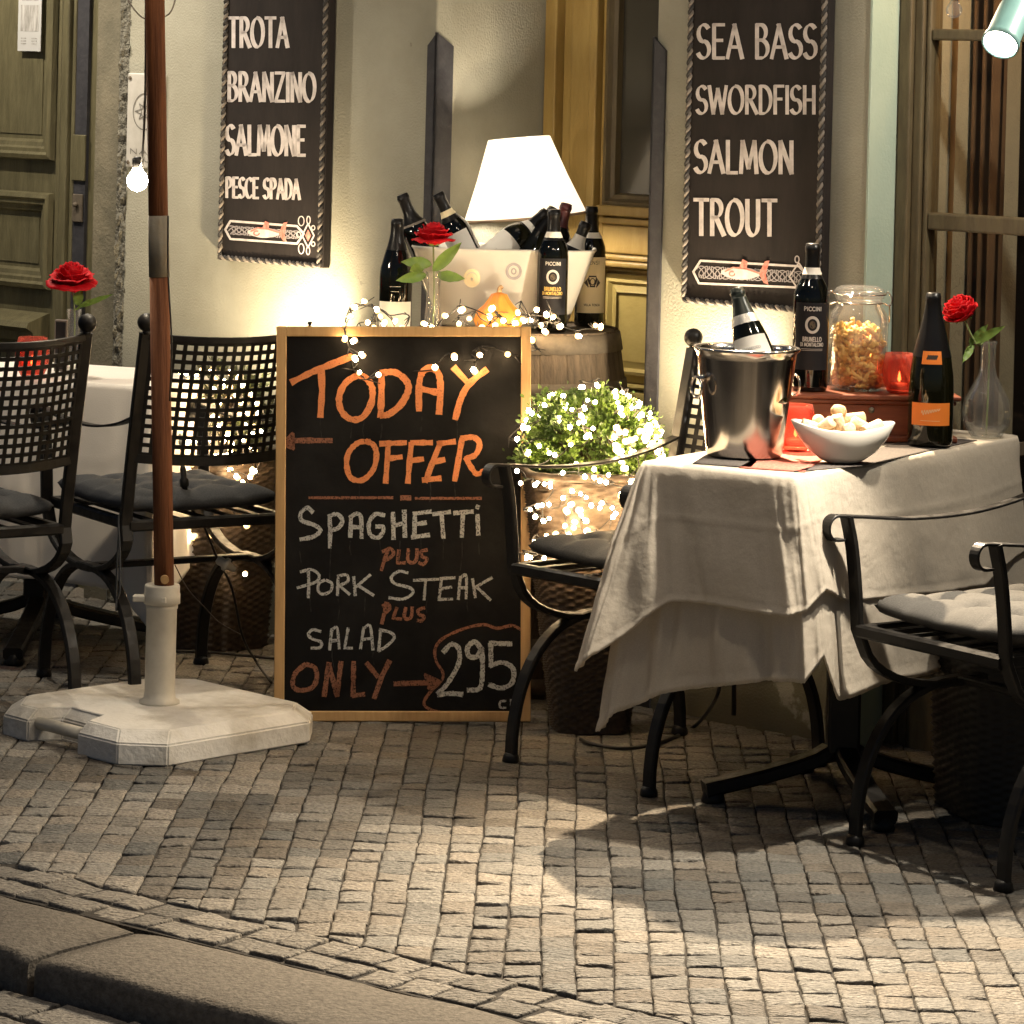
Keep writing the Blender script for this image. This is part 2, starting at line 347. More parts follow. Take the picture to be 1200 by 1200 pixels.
def sett_mat():
    m = mat('sett', (.2,.18,.14), .75, bump=1.0, bscale=62, bdist=.011, stretch=(1,1.9,1))
    nt = m.node_tree; N = nt.nodes; L = nt.links; p = N['Principled BSDF']
    at_ = N.new('ShaderNodeAttribute'); at_.attribute_name = 'tone'
    nz = N.new('ShaderNodeTexNoise'); nz.inputs['Scale'].default_value = 160; nz.inputs['Detail'].default_value = 6
    tc = N.new('ShaderNodeTexCoord'); L.new(tc.outputs['Object'], nz.inputs['Vector'])
    mr = N.new('ShaderNodeMapRange'); mr.inputs[1].default_value = .3; mr.inputs[2].default_value = .7; mr.inputs[3].default_value = .55; mr.inputs[4].default_value = 1.35
    L.new(nz.outputs['Fac'], mr.inputs[0])
    mx = N.new('ShaderNodeVectorMath'); mx.operation = 'SCALE'; L.new(at_.outputs['Color'], mx.inputs[0]); L.new(mr.outputs[0], mx.inputs['Scale'])
    L.new(mx.outputs[0], p.inputs['Base Color'])
    n2 = N.new('ShaderNodeTexNoise'); n2.inputs['Scale'].default_value = 22; L.new(tc.outputs['Object'], n2.inputs['Vector'])
    r2 = N.new('ShaderNodeMapRange'); r2.inputs[3].default_value = .5; r2.inputs[4].default_value = .9; L.new(n2.outputs['Fac'], r2.inputs[0]); L.new(r2.outputs[0], p.inputs['Roughness'])
    return m
M['sett'] = sett_mat()

# ------------------------------------------------------------------ lettering (stroke alphabet)
def arc(cx, cy, rx, ry, a0, a1, n=14):
    return [(cx + rx*math.cos(math.radians(a0 + (a1-a0)*k/n)), cy + ry*math.sin(math.radians(a0 + (a1-a0)*k/n))) for k in range(n+1)]
GL = {
 'A': (.66, [[(0,0),(.33,1)],[(.31,1),(.66,0)],[(.11,.33),(.56,.33)]]),
 'B': (.56, [[(.06,0),(.06,1)],[(.06,1)]+arc(.22,.77,.24,.23,85,-85)+[(.06,.54)],[(.06,.54)]+arc(.24,.27,.30,.27,85,-85)+[(.06,0)]]),
 'C': (.60, [arc(.36,.5,.36,.5,48,312)]),
 'D': (.64, [[(.06,0),(.06,1)],[(.06,1)]+arc(.20,.5,.42,.5,86,-86,18)+[(.06,0)]]),
 'E': (.50, [[(.06,0),(.06,1)],[(.06,1),(.5,1)],[(.06,.53),(.42,.53)],[(.06,0),(.5,0)]]),
 'F': (.48, [[(.06,0),(.06,1)],[(.06,1),(.5,1)],[(.06,.53),(.40,.53)]]),
 'G': (.66, [arc(.36,.5,.36,.5,50,330),[(.36,.42),(.66,.42)],[(.66,.42),(.66,.2)]]),
 'H': (.62, [[(.06,0),(.06,1)],[(.56,0),(.56,1)],[(.06,.5),(.56,.5)]]),
 'I': (.14, [[(.07,0),(.07,1)]]),
 'J': (.4, [[(.3,1),(.3,.2)]+arc(.15,.2,.15,.2,0,-140)]),
 'K': (.58, [[(.06,0),(.06,1)],[(.55,1),(.08,.46)],[(.2,.58),(.58,0)]]),
 'L': (.48, [[(.06,1),(.06,0)],[(.06,0),(.48,0)]]),
 'M': (.80, [[(.04,0),(.12,1)],[(.12,1),(.40,.15)],[(.40,.15),(.68,1)],[(.68,1),(.78,0)]]),
 'N': (.64, [[(.06,0),(.06,1)],[(.06,1),(.58,0)],[(.58,0),(.58,1)]]),
 'O': (.74, [arc(.37,.5,.36,.5,90,452,24)]),
 'P': (.54, [[(.06,0),(.06,1)],[(.06,1)]+arc(.22,.74,.28,.26,85,-85)+[(.06,.48)]]),
 'R': (.58, [[(.06,0),(.06,1)],[(.06,1)]+arc(.22,.75,.26,.25,85,-85)+[(.06,.5)],[(.24,.5),(.60,0)]]),
 'S': (.50, [arc(.26,.745,.24,.255,40,260,12)+arc(.24,.255,.26,.255,78,-150,12)]),
 'T': (.60, [[(0,1),(.62,1)],[(.31,1),(.31,0)]]),
 'U': (.62, [[(.06,1),(.06,.3)]+arc(.31,.3,.25,.3,180,360)+[(.56,1)]]),
 'V': (.62, [[(0,1),(.31,0)],[(.31,0),(.62,1)]]),
 'W': (.92, [[(0,1),(.22,0)],[(.22,0),(.46,.9)],[(.46,.9),(.70,0)],[(.70,0),(.92,1)]]),
 'X': (.6, [[(0,1),(.6,0)],[(.6,1),(0,0)]]),
 'Y': (.60, [[(0,1),(.30,.46)],[(.62,1),(.22,0)]]),
 'Z': (.58, [[(.02,1),(.56,1)],[(.56,1),(.02,0)],[(.02,0),(.58,0)]]),
 '2': (.56, [arc(.27,.74,.25,.26,165,-35,12)+[(.02,0)],[(.02,0),(.58,.02)]]),
 '9': (.54, [arc(.27,.70,.25,.30,0,360,20),[(.52,.70),(.46,.25),(.30,.02),(.08,.02)]]),
 '5': (.54, [[(.54,1),(.10,1)],[(.10,1),(.08,.55)]+arc(.25,.33,.28,.33,125,-140,14)]),
}
def ribbon(mb, pts, w, mp, nib=None, mi=0, jit=0.0):
    """a painted stroke of width w along pts in a flat (x,y), each corner carried to 3D by mp(x,y)"""
    P = [Vector((p[0], p[1])) for p in pts]
    Q = [P[0]]
    for a, b in zip(P, P[1:]):
        n = max(1, int((b-a).length / (w*.7)))
        for k in range(1, n+1): Q.append(a + (b-a)*k/n)
    n = len(Q); prev = None
    d0 = (Q[1]-Q[0]).normalized(); d1 = (Q[-1]-Q[-2]).normalized()
    Q[0] = Q[0] - d0*w*.28; Q[-1] = Q[-1] + d1*w*.28
    for i in range(n):
        t = Q[min(i+1,n-1)] - Q[max(i-1,0)]
        t = t.normalized() if t.length > 1e-9 else d0
        nr = Vector((-t.y, t.x)); hw = w/2
        if nib is not None: hw *= .42 + .70*abs(nr.x*math.cos(nib) + nr.y*math.sin(nib))
        if jit: hw *= 1 + random.uniform(-jit, jit)
        a = mb.v(mp(Q[i].x + nr.x*hw, Q[i].y + nr.y*hw)); b = mb.v(mp(Q[i].x - nr.x*hw, Q[i].y - nr.y*hw))
        if prev: mb.f([prev[0], a, b, prev[1]], mi)
        prev = (a, b)
def write(mb, text, x0, x1, ytop, ybase, w, mp, nib=None, gap=.20, slant=0.0, mi=0, jit=0.0, dy=0.0, space=.45):
    """text between x0 and x1; ytop/ybase in the same flat units (y may run down); dy = rise of the base line over its length"""
    adv = sum((GL[c][0] + gap) if c != ' ' else space for c in text) - gap
    sx = (x1 - x0) / adv; h = ytop - ybase; x = 0.0
    for c in text:
        if c == ' ': x += space; continue
        gw, st = GL[c]
        for s in st:
            ribbon(mb, [(x0 + (x+px)*sx + slant*py*h, ybase + py*h + dy*((x+px)/adv)) for px, py in s], w, mp, nib, mi, jit)
        x += gw + gap
# lamp powers (W)
E_A, E_B, E_C, E_D, E_E, E_F, E_G = 165, 800, 62, 46, 42, 75, 75
onw = lambda u, v: wall_to_world(onwall(u, v))
# ================================================================== THE SETTING
# ---- ground
def sheet(name, x0, y0, x1, y1, z, m):
    b = MB(); b.f([b.v((x0,y0,z)), b.v((x1,y0,z)), b.v((x1,y1,z)), b.v((x0,y1,z))]); o = b.build(name, m); return tag(o, kind='structure')
K0 = Vector((-.90, 6.256, 0)); KD = Vector((.79, -.612, 0)).normalized(); KN = Vector((-KD.y, KD.x, 0))  # along kerb, towards facade
if KN.y < 0: KN = -KN
def kpt(t, s, z=0.0): return K0 + KD*t + KN*s + Vector((0,0,z))
def clip(poly, fn):
    out = []
    for i in range(len(poly)):
        a, b = poly[i], poly[(i+1) % len(poly)]; fa, fb = fn(a), fn(b)
        if fa >= 0: out.append(a)
        if (fa >= 0) != (fb >= 0): out.append(a + (b-a)*(fa/(fa-fb)))
    return out
def area(p): return abs(sum(p[i].x*p[(i+1)%len(p)].y - p[(i+1)%len(p)].x*p[i].y for i in range(len(p))))/2
pav = MB(); tone = pav.bm.loops.layers.float_color.new('tone')
def sett(poly, col, h):
    if len(poly) < 3 or area(poly) < .0006: return
    c = sum(poly, Vector((0,0,0))) / len(poly)
    # subdivide edges a little and roughen
    pts = []
    for i in range(len(poly)):
        a, b = poly[i], poly[(i+1) % len(poly)]; n = max(1, round((b-a).length/.021))
        for k in range(n): pts.append(a + (b-a)*k/n)
    def ring(ins, z, amp):
        r = []
        for p in pts:
            d = (c-p); L = d.length; q = p + d*(ins/max(L,1e-4))
            nz = noise.noise_vector(Vector((p.x*31, p.y*31, 1.7)))
            r.append(pav.v((q.x + nz.x*amp, q.y + nz.y*amp, z + h + tx*(q.x-c.x) + ty*(q.y-c.y) + noise.noise(Vector((q.x*45,q.y*45,3)))*.0020 + noise.noise(Vector((q.x*70,q.y*140,7)))*.0016*(1 if ins > .001 else .3))))
        return r
    tx, ty = random.gauss(0,.035), random.gauss(0,.03)
    R = [ring(0,-.02,.0024), ring(.0003,-.0030,.0024), ring(.0016,-.0009,.0018), ring(.0060,.0003,.0018), ring(.014,.0006,.002), ring(.022,.0006,.002)]
    fs = []
    for r0, r1 in zip(R, R[1:]):
        for i in range(len(pts)):
            fs.append(pav.f([r0[i], r0[(i+1)%len(pts)], r1[(i+1)%len(pts)], r1[i]], 0, True))
    top = pav.v((c.x, c.y, h + .0012 + random.uniform(-.001,.001)))
    for i in range(len(pts)): fs.append(pav.f([R[-1][i], R[-1][(i+1)%len(pts)], top], 0, True))
    for f in fs:
        if f:
            for l in f.loops: l[tone] = (*col, 1)
BAND = .165
rnd = random.Random(11)
cw = .0625; th = math.radians(1.0)
ncol = 84
for i in range(-ncol//2, ncol//2):
    y = 4.6 + rnd.uniform(0,.1); j = 0
    while y < 10.6:
        L = rnd.uniform(.068,.090); yr = 4.6 + .079*round((y-4.6)/.079)
        y += (yr - y)*.35
        def pt(ci, yy):
            wob = .006*noise.noise(Vector((ci*7.3, yy*2.2, .5)))
            X = .42 + ci*cw + wob; return Vector((X*math.cos(th) + (yy-7)*math.sin(th), yy + .03*noise.noise(Vector((X*1.3, yy*.9, 4))), 0))
        g = .0012
        q = [pt(i,y)+Vector((g,g,0)), pt(i+1,y)+Vector((-g,g,0)), pt(i+1,y+L)+Vector((-g,-g,0)), pt(i,y+L)+Vector((g,-g,0))]
        for k_ in range(4): q[k_].y += rnd.uniform(-.004,.004); q[k_].x += rnd.uniform(-.002,.002)
        y += L; j += 1
        c = (q[0]+q[2])/2
        if (c-K0).dot(KN) < BAND - .1 or (c-W0).dot(WN) > .62: continue
        if abs(c.x) > 2.2*(c.y/9+.1): continue
        q = clip(q, lambda p: (p-K0).dot(KN) - BAND)
        if not q: continue
        pa = noise.cell(Vector((math.floor((i+rnd.uniform(-.3,.3))/3.6), math.floor((y*8)/2.4), 2.0)))
        pb = noise.noise(Vector((c.x*2.1, c.y*1.5, 9)))
        val = .178 + .040*(pa-.5)*2 + .045*pb + rnd.gauss(0,.017)
        val = min(.36, max(.085, val)); wm = rnd.uniform(-.01,.012)
        sett(q, (val*1.05+wm*.8, val*.94, val*.77-wm*.6), rnd.gauss(0,.0011))
# two rows of setts along the kerb
for row in range(2):
    t = -2.2 + row*.05
    while t < 3.2:
        L = rnd.uniform(.066,.10); s0 = .004 + row*.081; s1 = s0 + .077; g = .003; sk = rnd.uniform(-.008,.008)
        q = [kpt(t+g,s0+g), kpt(t+L-g,s0+g+rnd.uniform(-.004,.004)), kpt(t+L-g+sk,s1-g), kpt(t+g+sk,s1-g+rnd.uniform(-.004,.004))]
        t += L
        if q[0].y < 4.3: continue
        val = .17 + rnd.gauss(0,.03)
        sett(q, (val*1.05, val*.93, val*.75), rnd.gauss(0,.0013)-.001)
tag(pav.build('pavement', M['sett']), kind='structure')
sheet('ground', -40, -30, 40, 40, -.085, M['asphalt'])
b = MB()   # sand bed under the setts, ends at the kerb
q = [kpt(-30,-.002), kpt(30,-.002), kpt(30,40), kpt(-30,40)]
b.f([b.v((p.x,p.y,-.0055)) for p in q]); tag(b.build('pavement_bed', M['ground_sand']), kind='structure')
# ---- kerb stones
b = MB(); kt = -1.92
def kstone(t0, t1, w):
    n = 26; rows = []
    prof = [(-.011,-.18),(-.011,-.010),(-.014,-.002),(-.022,.0),(-w*.35,.002),(-w*.7,.001),(-w+.022,-.001),(-w+.007,-.005),(-w,-.016),(-w-.002,-.07),(-w-.002,-.18)]
    for k in range(n+1):
        t = t0 + (t1-t0)*k/n; e = min(k, n-k); dz = -.008*max(0, 1-e/1.2)
        r = []
        for s, z in prof:
            nz = noise.noise(Vector((t*5, s*9, 1))) * .008 + noise.noise(Vector((t*23, s*30, 6)))*.004
            r.append(kpt(t + noise.noise(Vector((s*14, t0, 2)))*.010, s + (nz if s < -.03 else nz*.3), z + nz*.5 + (dz if z > -.1 else 0)))
        rows.append(r)
    G = b.grid(rows, 0, True); b.f(G[0][::-1]); b.f(G[-1])
ta = (atz(150,1090,0)-K0).dot(KD)
kstone(ta-1.25, ta-.008, .268); kstone(ta+.008, ta+1.35, .272); kstone(ta+1.36, ta+2.6, .29)
tag(b.build('kerb', M['granite']), kind='structure')
# ---- road of larger setts below the kerb
pav = MB(); tone = pav.bm.loops.layers.float_color.new('tone')
_z = -.058
for i in range(-16, 16):
    for j in range(0, 6):
        t = i*.155 + (j % 2)*.07; s = -.292 - j*.115
        q = [kpt(t+.006,s), kpt(t+.149,s+rnd.uniform(-.006,.006)), kpt(t+.149,s-.106), kpt(t+.006,s-.106)]
        q = [p for p in q][::-1]
        val = .16 + rnd.gauss(0,.025); sett(q, (val*1.04, val*.93, val*.76), _z + rnd.gauss(0,.003))
tag(pav.build('road', M['sett']), kind='structure')

# ================================================================== THE HOUSE FRONT (local x runs along the wall, y goes into the wall)
house = thing('building', 'plastered grey-green house front with doors and window behind the tables', 'building', W0, WROT)
TD0 = onwall(512,40)[0]; TD1 = onwall(770,40)[0]; TW0 = onwall(1020,100)[0]; TS1 = onwall(150,100)[0]; TS0 = onwall(107,100)[0]
TW1 = TW0 + 1.25; TL0 = TS0 - 1.15
REC = .45; HTOP = 4.2
b = MB()
def wbox(x0, x1, y0, y1, z0, z1, bv=.006): b.box((x0,y0,z0),(x1,y1,z1), bv, seg=2)
wbox(TS1, TD0, 0, .6, -.05, HTOP); wbox(TD1, TW0, 0, .6, -.05, HTOP)
wbox(TW1, TW1+2.5, 0, .6, -.05, HTOP); wbox(TL0-2.0, TL0, 0, .6, -.05, HTOP)
wbox(TD0+.001, TD1-.001, .001, .6, 2.75, HTOP-.002); wbox(TW0+.001, TW1-.001, .001, .6, 2.6, HTOP-.002)
wbox(TL0+.001, TS0, .001, .6, 2.75, HTOP-.002); wbox(TS0+.001, TS1-.001, .02, .6, 2.9, HTOP-.003)
b.build('wall', M['plaster'], house)
# stone surround of the left door with its worn edge
b = MB(); b.box((TS0,.012,-.05),(TS1-.035,.6,2.89), .008); b.build('door_surround', M['stone_surround'], house)
b = MB(); rows = []
for k in range(150):
    z = -.05 + k*.0197; r = []
    for q in range(7):
        x = TS1 - .045 + q*.009
        nz = noise.noise(Vector((x*60, z*34, 0)))
        r.append((x + .004*noise.noise(Vector((z*20,q,4))), .006 - (0 if q in (0,) else max(0, nz*.016 + .003)) - (.002 if q == 6 else 0), z))
    rows.append(r)
b.grid(rows, 0, False); b.build('worn_edge', M['rough_stone'], house)
# teal painted reveal of the window niche
b = MB(); b.box((TW0-.003,-.003,-.03),(TW0+.004,.098,2.598), .001); b.build('reveal', M['teal_paint'], house)
# corner guards
zt = onwall(512,38)[2]
def guard(x, sgn, wf, rf, name='corner_guard'):
    b = MB(); t = .007
    # face on the wall (towards -sgn) and face in the reveal, tops cut to a peak at the arris
    def strip(P):
        a = [b.v(p) for p in P]; b.f(a)
    xa, xb = x - sgn*wf, x + sgn*t
    for (p, q) in (((xa, -t), (xb, -t)), ((xb, -t), (xb, rf))):
        drop = .034
        zs = (zt - (drop if p == (xa,-t) else 0), zt - (drop if q == (xb,rf) else 0))
        off = Vector((0, t*.9, 0)) if p[1] == q[1] else Vector((-sgn*t*.9, 0, 0))
        P = [Vector((p[0],p[1],-.02)), Vector((q[0],q[1],-.02)), Vector((q[0],q[1],zs[1])), Vector((p[0],p[1],zs[0]))]
        o = [v + off for v in P]
        va = [b.v(v) for v in P]; vb = [b.v(v) for v in o]
        b.f(va); b.f(vb[::-1])
        for i in range(4): b.f([va[i], vb[i], vb[(i+1)%4], va[(i+1)%4]])
    return b.build(name, M['slate_paint'], house)
guard(TD0, 1, .026, .056); guard(TD1, -1, .034, .056)

def frame_mould(b, x0, x1, z0, z1, y, prof, mi=0):
    """mitred moulding round a rectangle; prof = (inset, height towards viewer)"""
    rows = []
    for ins, h in prof:
        rows.append([(x0+ins, y-h, z0+ins), (x1-ins, y-h, z0+ins), (x1-ins, y-h, z1-ins), (x0+ins, y-h, z1-ins)])
    b.grid(rows, mi, False, closed=True)
# ---- left door: two leaves of olive wood with raised panels
YL = .10
ld = MB(); ld.box((TL0+.002, YL, -.03), (TS0-.002, YL+.05, 2.74))
dl = ld.build('door', M['olive_wood'], house)
tsl0 = onwall(93,100,YL)[0]; tsl1 = onwall(107,100,YL)[0]
b = MB(); b.box((tsl0, YL-.012, -.02), (tsl1-.002, YL-.001, onwall(100,-40,YL)[2]+.4)); b.build('gap_shade_strip', M['slate_paint'], dl)  # dark strip stands in for the shaded gap beside the leaf
b = MB(); zA = onwall(100,158,YL)[2]; zB = onwall(100,212,YL)[2]
b.box((tsl0-.002, YL-.020, zB), (tsl1+.001, YL-.0125, zA), .002); b.build('strip_cover', M['olive_wood'], dl)
b = MB(); zc = onwall(100,240,YL)[2]
b.box((tsl0+.004, YL-.020, zc-.05), (tsl1-.006, YL-.0125, zc+.03), .002); b.sphere(((tsl0+tsl1)/2, YL-.026, zc), .008, 10, 8)
b.build('lock_plate', M['hoop'], dl)
PM = [(0,0),(.004,.016),(.016,.020),(.024,.012),(.034,.012),(.040,.004),(.052,.002),(.060,-.012),(.075,-.014)]
def panel(uL, uR, vT, vB, raised=True):
    x0 = onwall(uL,100,YL)[0]; x1 = onwall(uR,100,YL)[0]; z1 = onwall(60,vT,YL)[2]; z0 = onwall(60,vB,YL)[2]
    b = MB(); frame_mould(b, x0, x1, z0, z1, YL-.012, PM)
    e = .074; b.box((x0+e,YL-.003,z0+e),(x1-e,YL+.002,z1-e), .0)
    b.build('door_panel', M['olive_wood'], dl)
panel(-30, 70, -330, 188); panel(-30, 70, 226, 340); panel(-30,70, 420, 700)
b = MB()   # vertical rounded astragal mouldings on the closing stile
for u0, u1, h in ((71,76,.014),(78,86,.022),(88,92,.014)):
    xa = onwall(u0,100,YL)[0]; xb = onwall(u1,100,YL)[0]
    b.box((xa, YL-h, -.01), (xb, YL-.001, 2.73), min(.006,(xb-xa)*.35), seg=3)
b.build('astragal', M['olive_wood'], dl)
b = MB()   # heavy base ledge with its sloped top
zl = onwall(30,372,YL)[2]
prof = [(0,zl+.02),(-.075,zl-.005),(-.085,zl-.02),(-.06,zl-.035),(-.055,zl-.06),(-.03,zl-.075),(-.03,-.0),(0,-.0)]
x0, x1 = TL0+.01, onwall(58,372,YL)[0]
rows = [[(x0, YL-.001+y, z) for y, z in prof], [(x1, YL-.001+y, z) for y, z in prof]]
G = b.grid(rows, 0, False); b.f(G[0][::-1]); b.f(G[1]); b.build('base_rail', M['olive_wood'], dl)
# ---- middle doorway: ochre door deep in the recess
def xo(u, v=150): return onwall(u, v, REC)[0]
def zo(v, u=720): return onwall(u, v, REC)[2]
dm = MB(); dm.box((TD0+.004, REC, -.03), (TD1-.004, REC+.05, 2.74)); dm = dm.build('door', M['ochre_wood'], house)
b = MB()
for u0, u1, h in ((649,664,.05),(665,676,.022),(677,702,.034),(703,712,.05),(713,718,.03)):
    b.box((max(xo(u0),TD0+.006), REC-h, -.02), (xo(u1), REC-.001, 2.73), .004, seg=2)
b.build('door_frame', M['ochre_wood'], dm)
XP0 = xo(718); XP1 = TD1 - .012
b = MB()
zgl = zo(240); b.box((XP0, REC-.004, zgl), (XP1, REC-.001, 2.5)); b.build('pane', M['dark_glass'], dm)
b = MB(); frame_mould(b, XP0-.001, XP1+.06, zgl-.002, 2.5, REC-.004, [(0,0),(0,.030),(.012,.034),(.020,.022),(.030,.016),(.034,.0)])
b.build('glazing_bead', M['window_wood'], dm)
b = MB()
for v0, v1, h in ((240,252,.050),(254,262,.036),(263,296,.028),(297,303,.046),(304,311,.060),(312,316,.034)):
    b.box((XP0-.012, REC-h, zo(v1)), (XP1, REC-.0012, zo(v0)), .005, seg=2)
b.build('lock_rail', M['ochre_wood'], dm)
b = MB(); z0, z1 = zo(445), zo(320)
b.box((XP0-.012, REC-.012, z0), (XP1, REC-.0015, z1)); frame_mould(b, XP0+.012, XP1-.004, z0+.02, z1-.012, REC-.012, [(0,0),(0,.012),(.008,.014),(.016,.004),(.03,.008),(.034,.010)])
b.build('door_panel', M['yellow_panel'], dm)
b = MB(); 
for v0, v1, h in ((447,452,.035),(455,470,.03),(473,480,.05)):
    b.box((XP0-.012, REC-h, zo(v1)), (XP1, REC-.0012, zo(v0)), .005, seg=2)
b.box((XP0-.012, REC-.018, .0), (XP1, REC-.0012, zo(482)), .004)
b.build('bottom_rail', M['yellow_panel'], dm)
# ---- French window on the right
YW = .10
def xw(u, v=200, s=YW): return onwall(u, v, s)[0]
def zw(v, u=1130, s=YW): return onwall(u, v, s)[2]
win = MB(); xA = TW0+.0045
for (x0, x1, y0) in ((xA, xw(1064), YW-.002), (xw(1064), xw(1074), YW+.012)):
    win.box((x0, y0, -.02), (x1, YW+.09, 2.59), .004, seg=2)
win.box((TW1-.09, YW-.002, -.02), (TW1-.002, YW+.09, 2.59), .004, seg=2)
win.box((xw(1074), YW+.012, -.019), (TW1-.09, YW+.09, .52), .004); win.box((xw(1074), YW+.0125, 2.3), (TW1-.09, YW+.0895, 2.589), .004)
win = win.build('window', M['window_wood'], house)
b = MB()
x0 = xw(1074)+.001; x1 = xw(1086,200,YW+.02)
b.box((x0, YW+.022, .521), (x1, YW+.06, 2.299), .005, seg=2); b.box((TW1-.15, YW+.022, .521), (TW1-.091, YW+.06, 2.299), .005, seg=2)
for v in (41, 262):
    z = onwall(1130, v, YW+.02)[2]; hh = .013 if v < 100 else .02
    b.box((x1+.0005, YW+.024, z-hh), (TW1-.1505, YW+.058, z+hh), .005, seg=2)
b.box((x1+.0005, YW+.024, .522), (TW1-.1505, YW+.058, .60), .004)
b.build('glazing_bar', M['window_wood'], win)
b = MB(); b.box((x1-.004, YW+.038, .59), (TW1-.148, YW+.042, 2.29)); b.build('pane', M['window_glass'], win)
# room seen through the window
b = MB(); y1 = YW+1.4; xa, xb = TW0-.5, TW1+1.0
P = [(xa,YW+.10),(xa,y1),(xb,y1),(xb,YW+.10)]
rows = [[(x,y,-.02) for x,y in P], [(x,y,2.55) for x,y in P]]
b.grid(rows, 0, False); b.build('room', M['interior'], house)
b = MB()
def curtain(u0, u1, s, folds, amp, m):
    b = MB(); x0 = xw(u0,200,s); x1 = xw(u1,200,s); rows = []
    for k in range(40):
        z = .02 + k*.06; rows.append([(x0+(x1-x0)*i/60, s + amp*math.sin(i/60*folds*2*PI + .4*math.sin(z*2)) , z) for i in range(61)])
    b.grid(rows); o = b.build('curtain', m, house, fix=False); return o
b.bm.free()
curtain(1101, 1119, YW+.20, .5, .012, M['curtain'])
curtain(1087, 1100, YW+.24, 1, .006, M['curtain_dark'])
curtain(1124, 1174, YW+.30, 4.5, .022, M['curtain_dark'])

# ---- things fixed to the house front
pl = onwall(172,140,-.004)
plq = thing('plaque', 'pale metal plaque with round star emblem, screwed to wall behind wooden pole', 'sign', wall_to_world(pl), WROT)
x0 = onwall(151,140,0)[0]-pl[0]; x1 = onwall(195,140,0)[0]-pl[0]; z1 = onwall(172,86)[2]-pl[2]; z0 = onwall(172,197)[2]-pl[2]
b = MB(); b.box((x0,-.004,z0),(x1,.003,z1), .0035, seg=2); b.build('plate', M['plaque_metal'], plq)
for cx in (x0+.012, x1-.012):
    for cz in (z0+.014, z1-.014):
        b = MB(); b.sphere((cx,-.006,cz), .006, 10, 6, sc=(1,.5,1)); b.build('screw', M['hoop'], plq)
b = MB(); mp = lambda x, y: Vector((x, -.0052, y)); cx, cz = (x0+x1)/2-.004, (z0+z1)/2+.025
ribbon(b, arc(cx,cz,.047,.05,0,360,40), .0035, mp)
for k in range(8):
    a = k*PI/4; ln = .040 if k % 2 == 0 else .03
    for d in (-.35,.35):
        ribbon(b, [(cx+ln*math.cos(a), cz+ln*math.sin(a)), (cx+.012*math.cos(a+d*2), cz+.012*math.sin(a+d*2))], .003, mp)
write(b, 'NAR', x0+.018, x1-.03, z0+.052, z0+.038, .003, mp); write(b, 'KU', x0+.034, x1-.045, z0+.03, z0+.017, .003, mp)
b.build('emblem', M['print_grey'], plq)
pp = onwall(36,30,YL-.022)
pst = thing('poster', 'small white printed notice stuck on the olive green door', 'poster', wall_to_world(pp), WROT)
x0 = onwall(22,30,YL-.02)[0]-pp[0]; x1 = onwall(49,30,YL-.02)[0]-pp[0]; z0 = onwall(36,60,YL-.02)[2]-pp[2]; z1 = z0 + .30
b = MB(); b.box((x0,-.0008,z0),(x1,.0008,z1)); b.build('sheet', M['paper'], pst)
b = MB()
for (fx0,fx1,fz0,fz1) in ((.12,.9,.058,.135),(.15,.85,.148,.156)):
    b.box((x0+(x1-x0)*fx0,-.0016,z0+fz0),(x0+(x1-x0)*fx1,-.0009,z0+fz1))
for q in (.15,.6):
    for e in (.02,.028,.036): b.box((x0+(x1-x0)*q,-.0016,z0+e),(x0+(x1-x0)*(q+.22),-.0009,z0+e+.003))
b.build('print', M['paper_print'], pst)

# ---- hand-lettered menu boards hung on the wall, framed with twisted rope
def rope(pts, r, pitch, name, parent):
    P = [Vector(p) for p in pts]
    dense = [P[0]]
    for a, b_ in zip(P, P[1:]):
        n = max(2, int((b_-a).length/.0035)); dense += [a+(b_-a)*k/n for k in range(1,n+1)]
    b = MB(); L = 0.0; hel = [[],[]]
    for i, p in enumerate(dense):
        if i: L += (p-dense[i-1]).length
        t = (dense[min(i+1,len(dense)-1)]-dense[max(i-1,0)]).normalized(); n1 = Vector((0,1,0)); n2 = t.cross(n1).normalized()
        for s in (0,1):
            a = 2*PI*L/pitch + s*PI; hel[s].append(p + (n1*math.cos(a)+n2*math.sin(a))*r*.62)
    for s in (0,1): b.tube(hel[s], r*.72, 6, mi=s)
    return b.build(name, [M['rope_dark'], M['rope_light']], parent)
def menu_board(label, uL, uR, uLb, uRb, vB, lines, fish, loc_uv, small=False):
    sB = -.030
    pl = onwall(*loc_uv, sB); root = thing('menu_board', label, 'menu board', wall_to_world(Vector((pl[0],0,pl[2]))), WROT, 'lettered menu boards on the wall')
    O = Vector((pl[0], 0, pl[2]))
    mp_ = lambda d: (lambda u, v: onwall(u, v, sB-d) - O)
    x0 = onwall(uLb, vB, sB)[0]-O.x; x1 = onwall(uRb, vB, sB)[0]-O.x
    zb = onwall((uLb+uRb)/2, vB, sB)[2]-O.z; zt = onwall((uL+uR)/2, -190, sB)[2]-O.z
    b = MB(); b.box((x0, sB, zb), (x1, -.002, zt), .003); b.build('panel', M['board_black'], root)
    for t, l, r, yt, yb, w, dy in lines:
        b = MB(); write(b, t, l, r, yt, yb, w*.84, mp_(.0012), nib=math.radians(-35), dy=dy, gap=.16); b.build('lettering', M['white_paint'], root)
    r = .0058
    rope([(x0+.006,sB-.004,zt),(x0+.006,sB-.004,zb+.006),(x1-.008,sB-.004,zb+.006),(x1-.008,sB-.004,zt)], r, .030, 'rope_trim', root)
    fish(root, mp_)
    return root
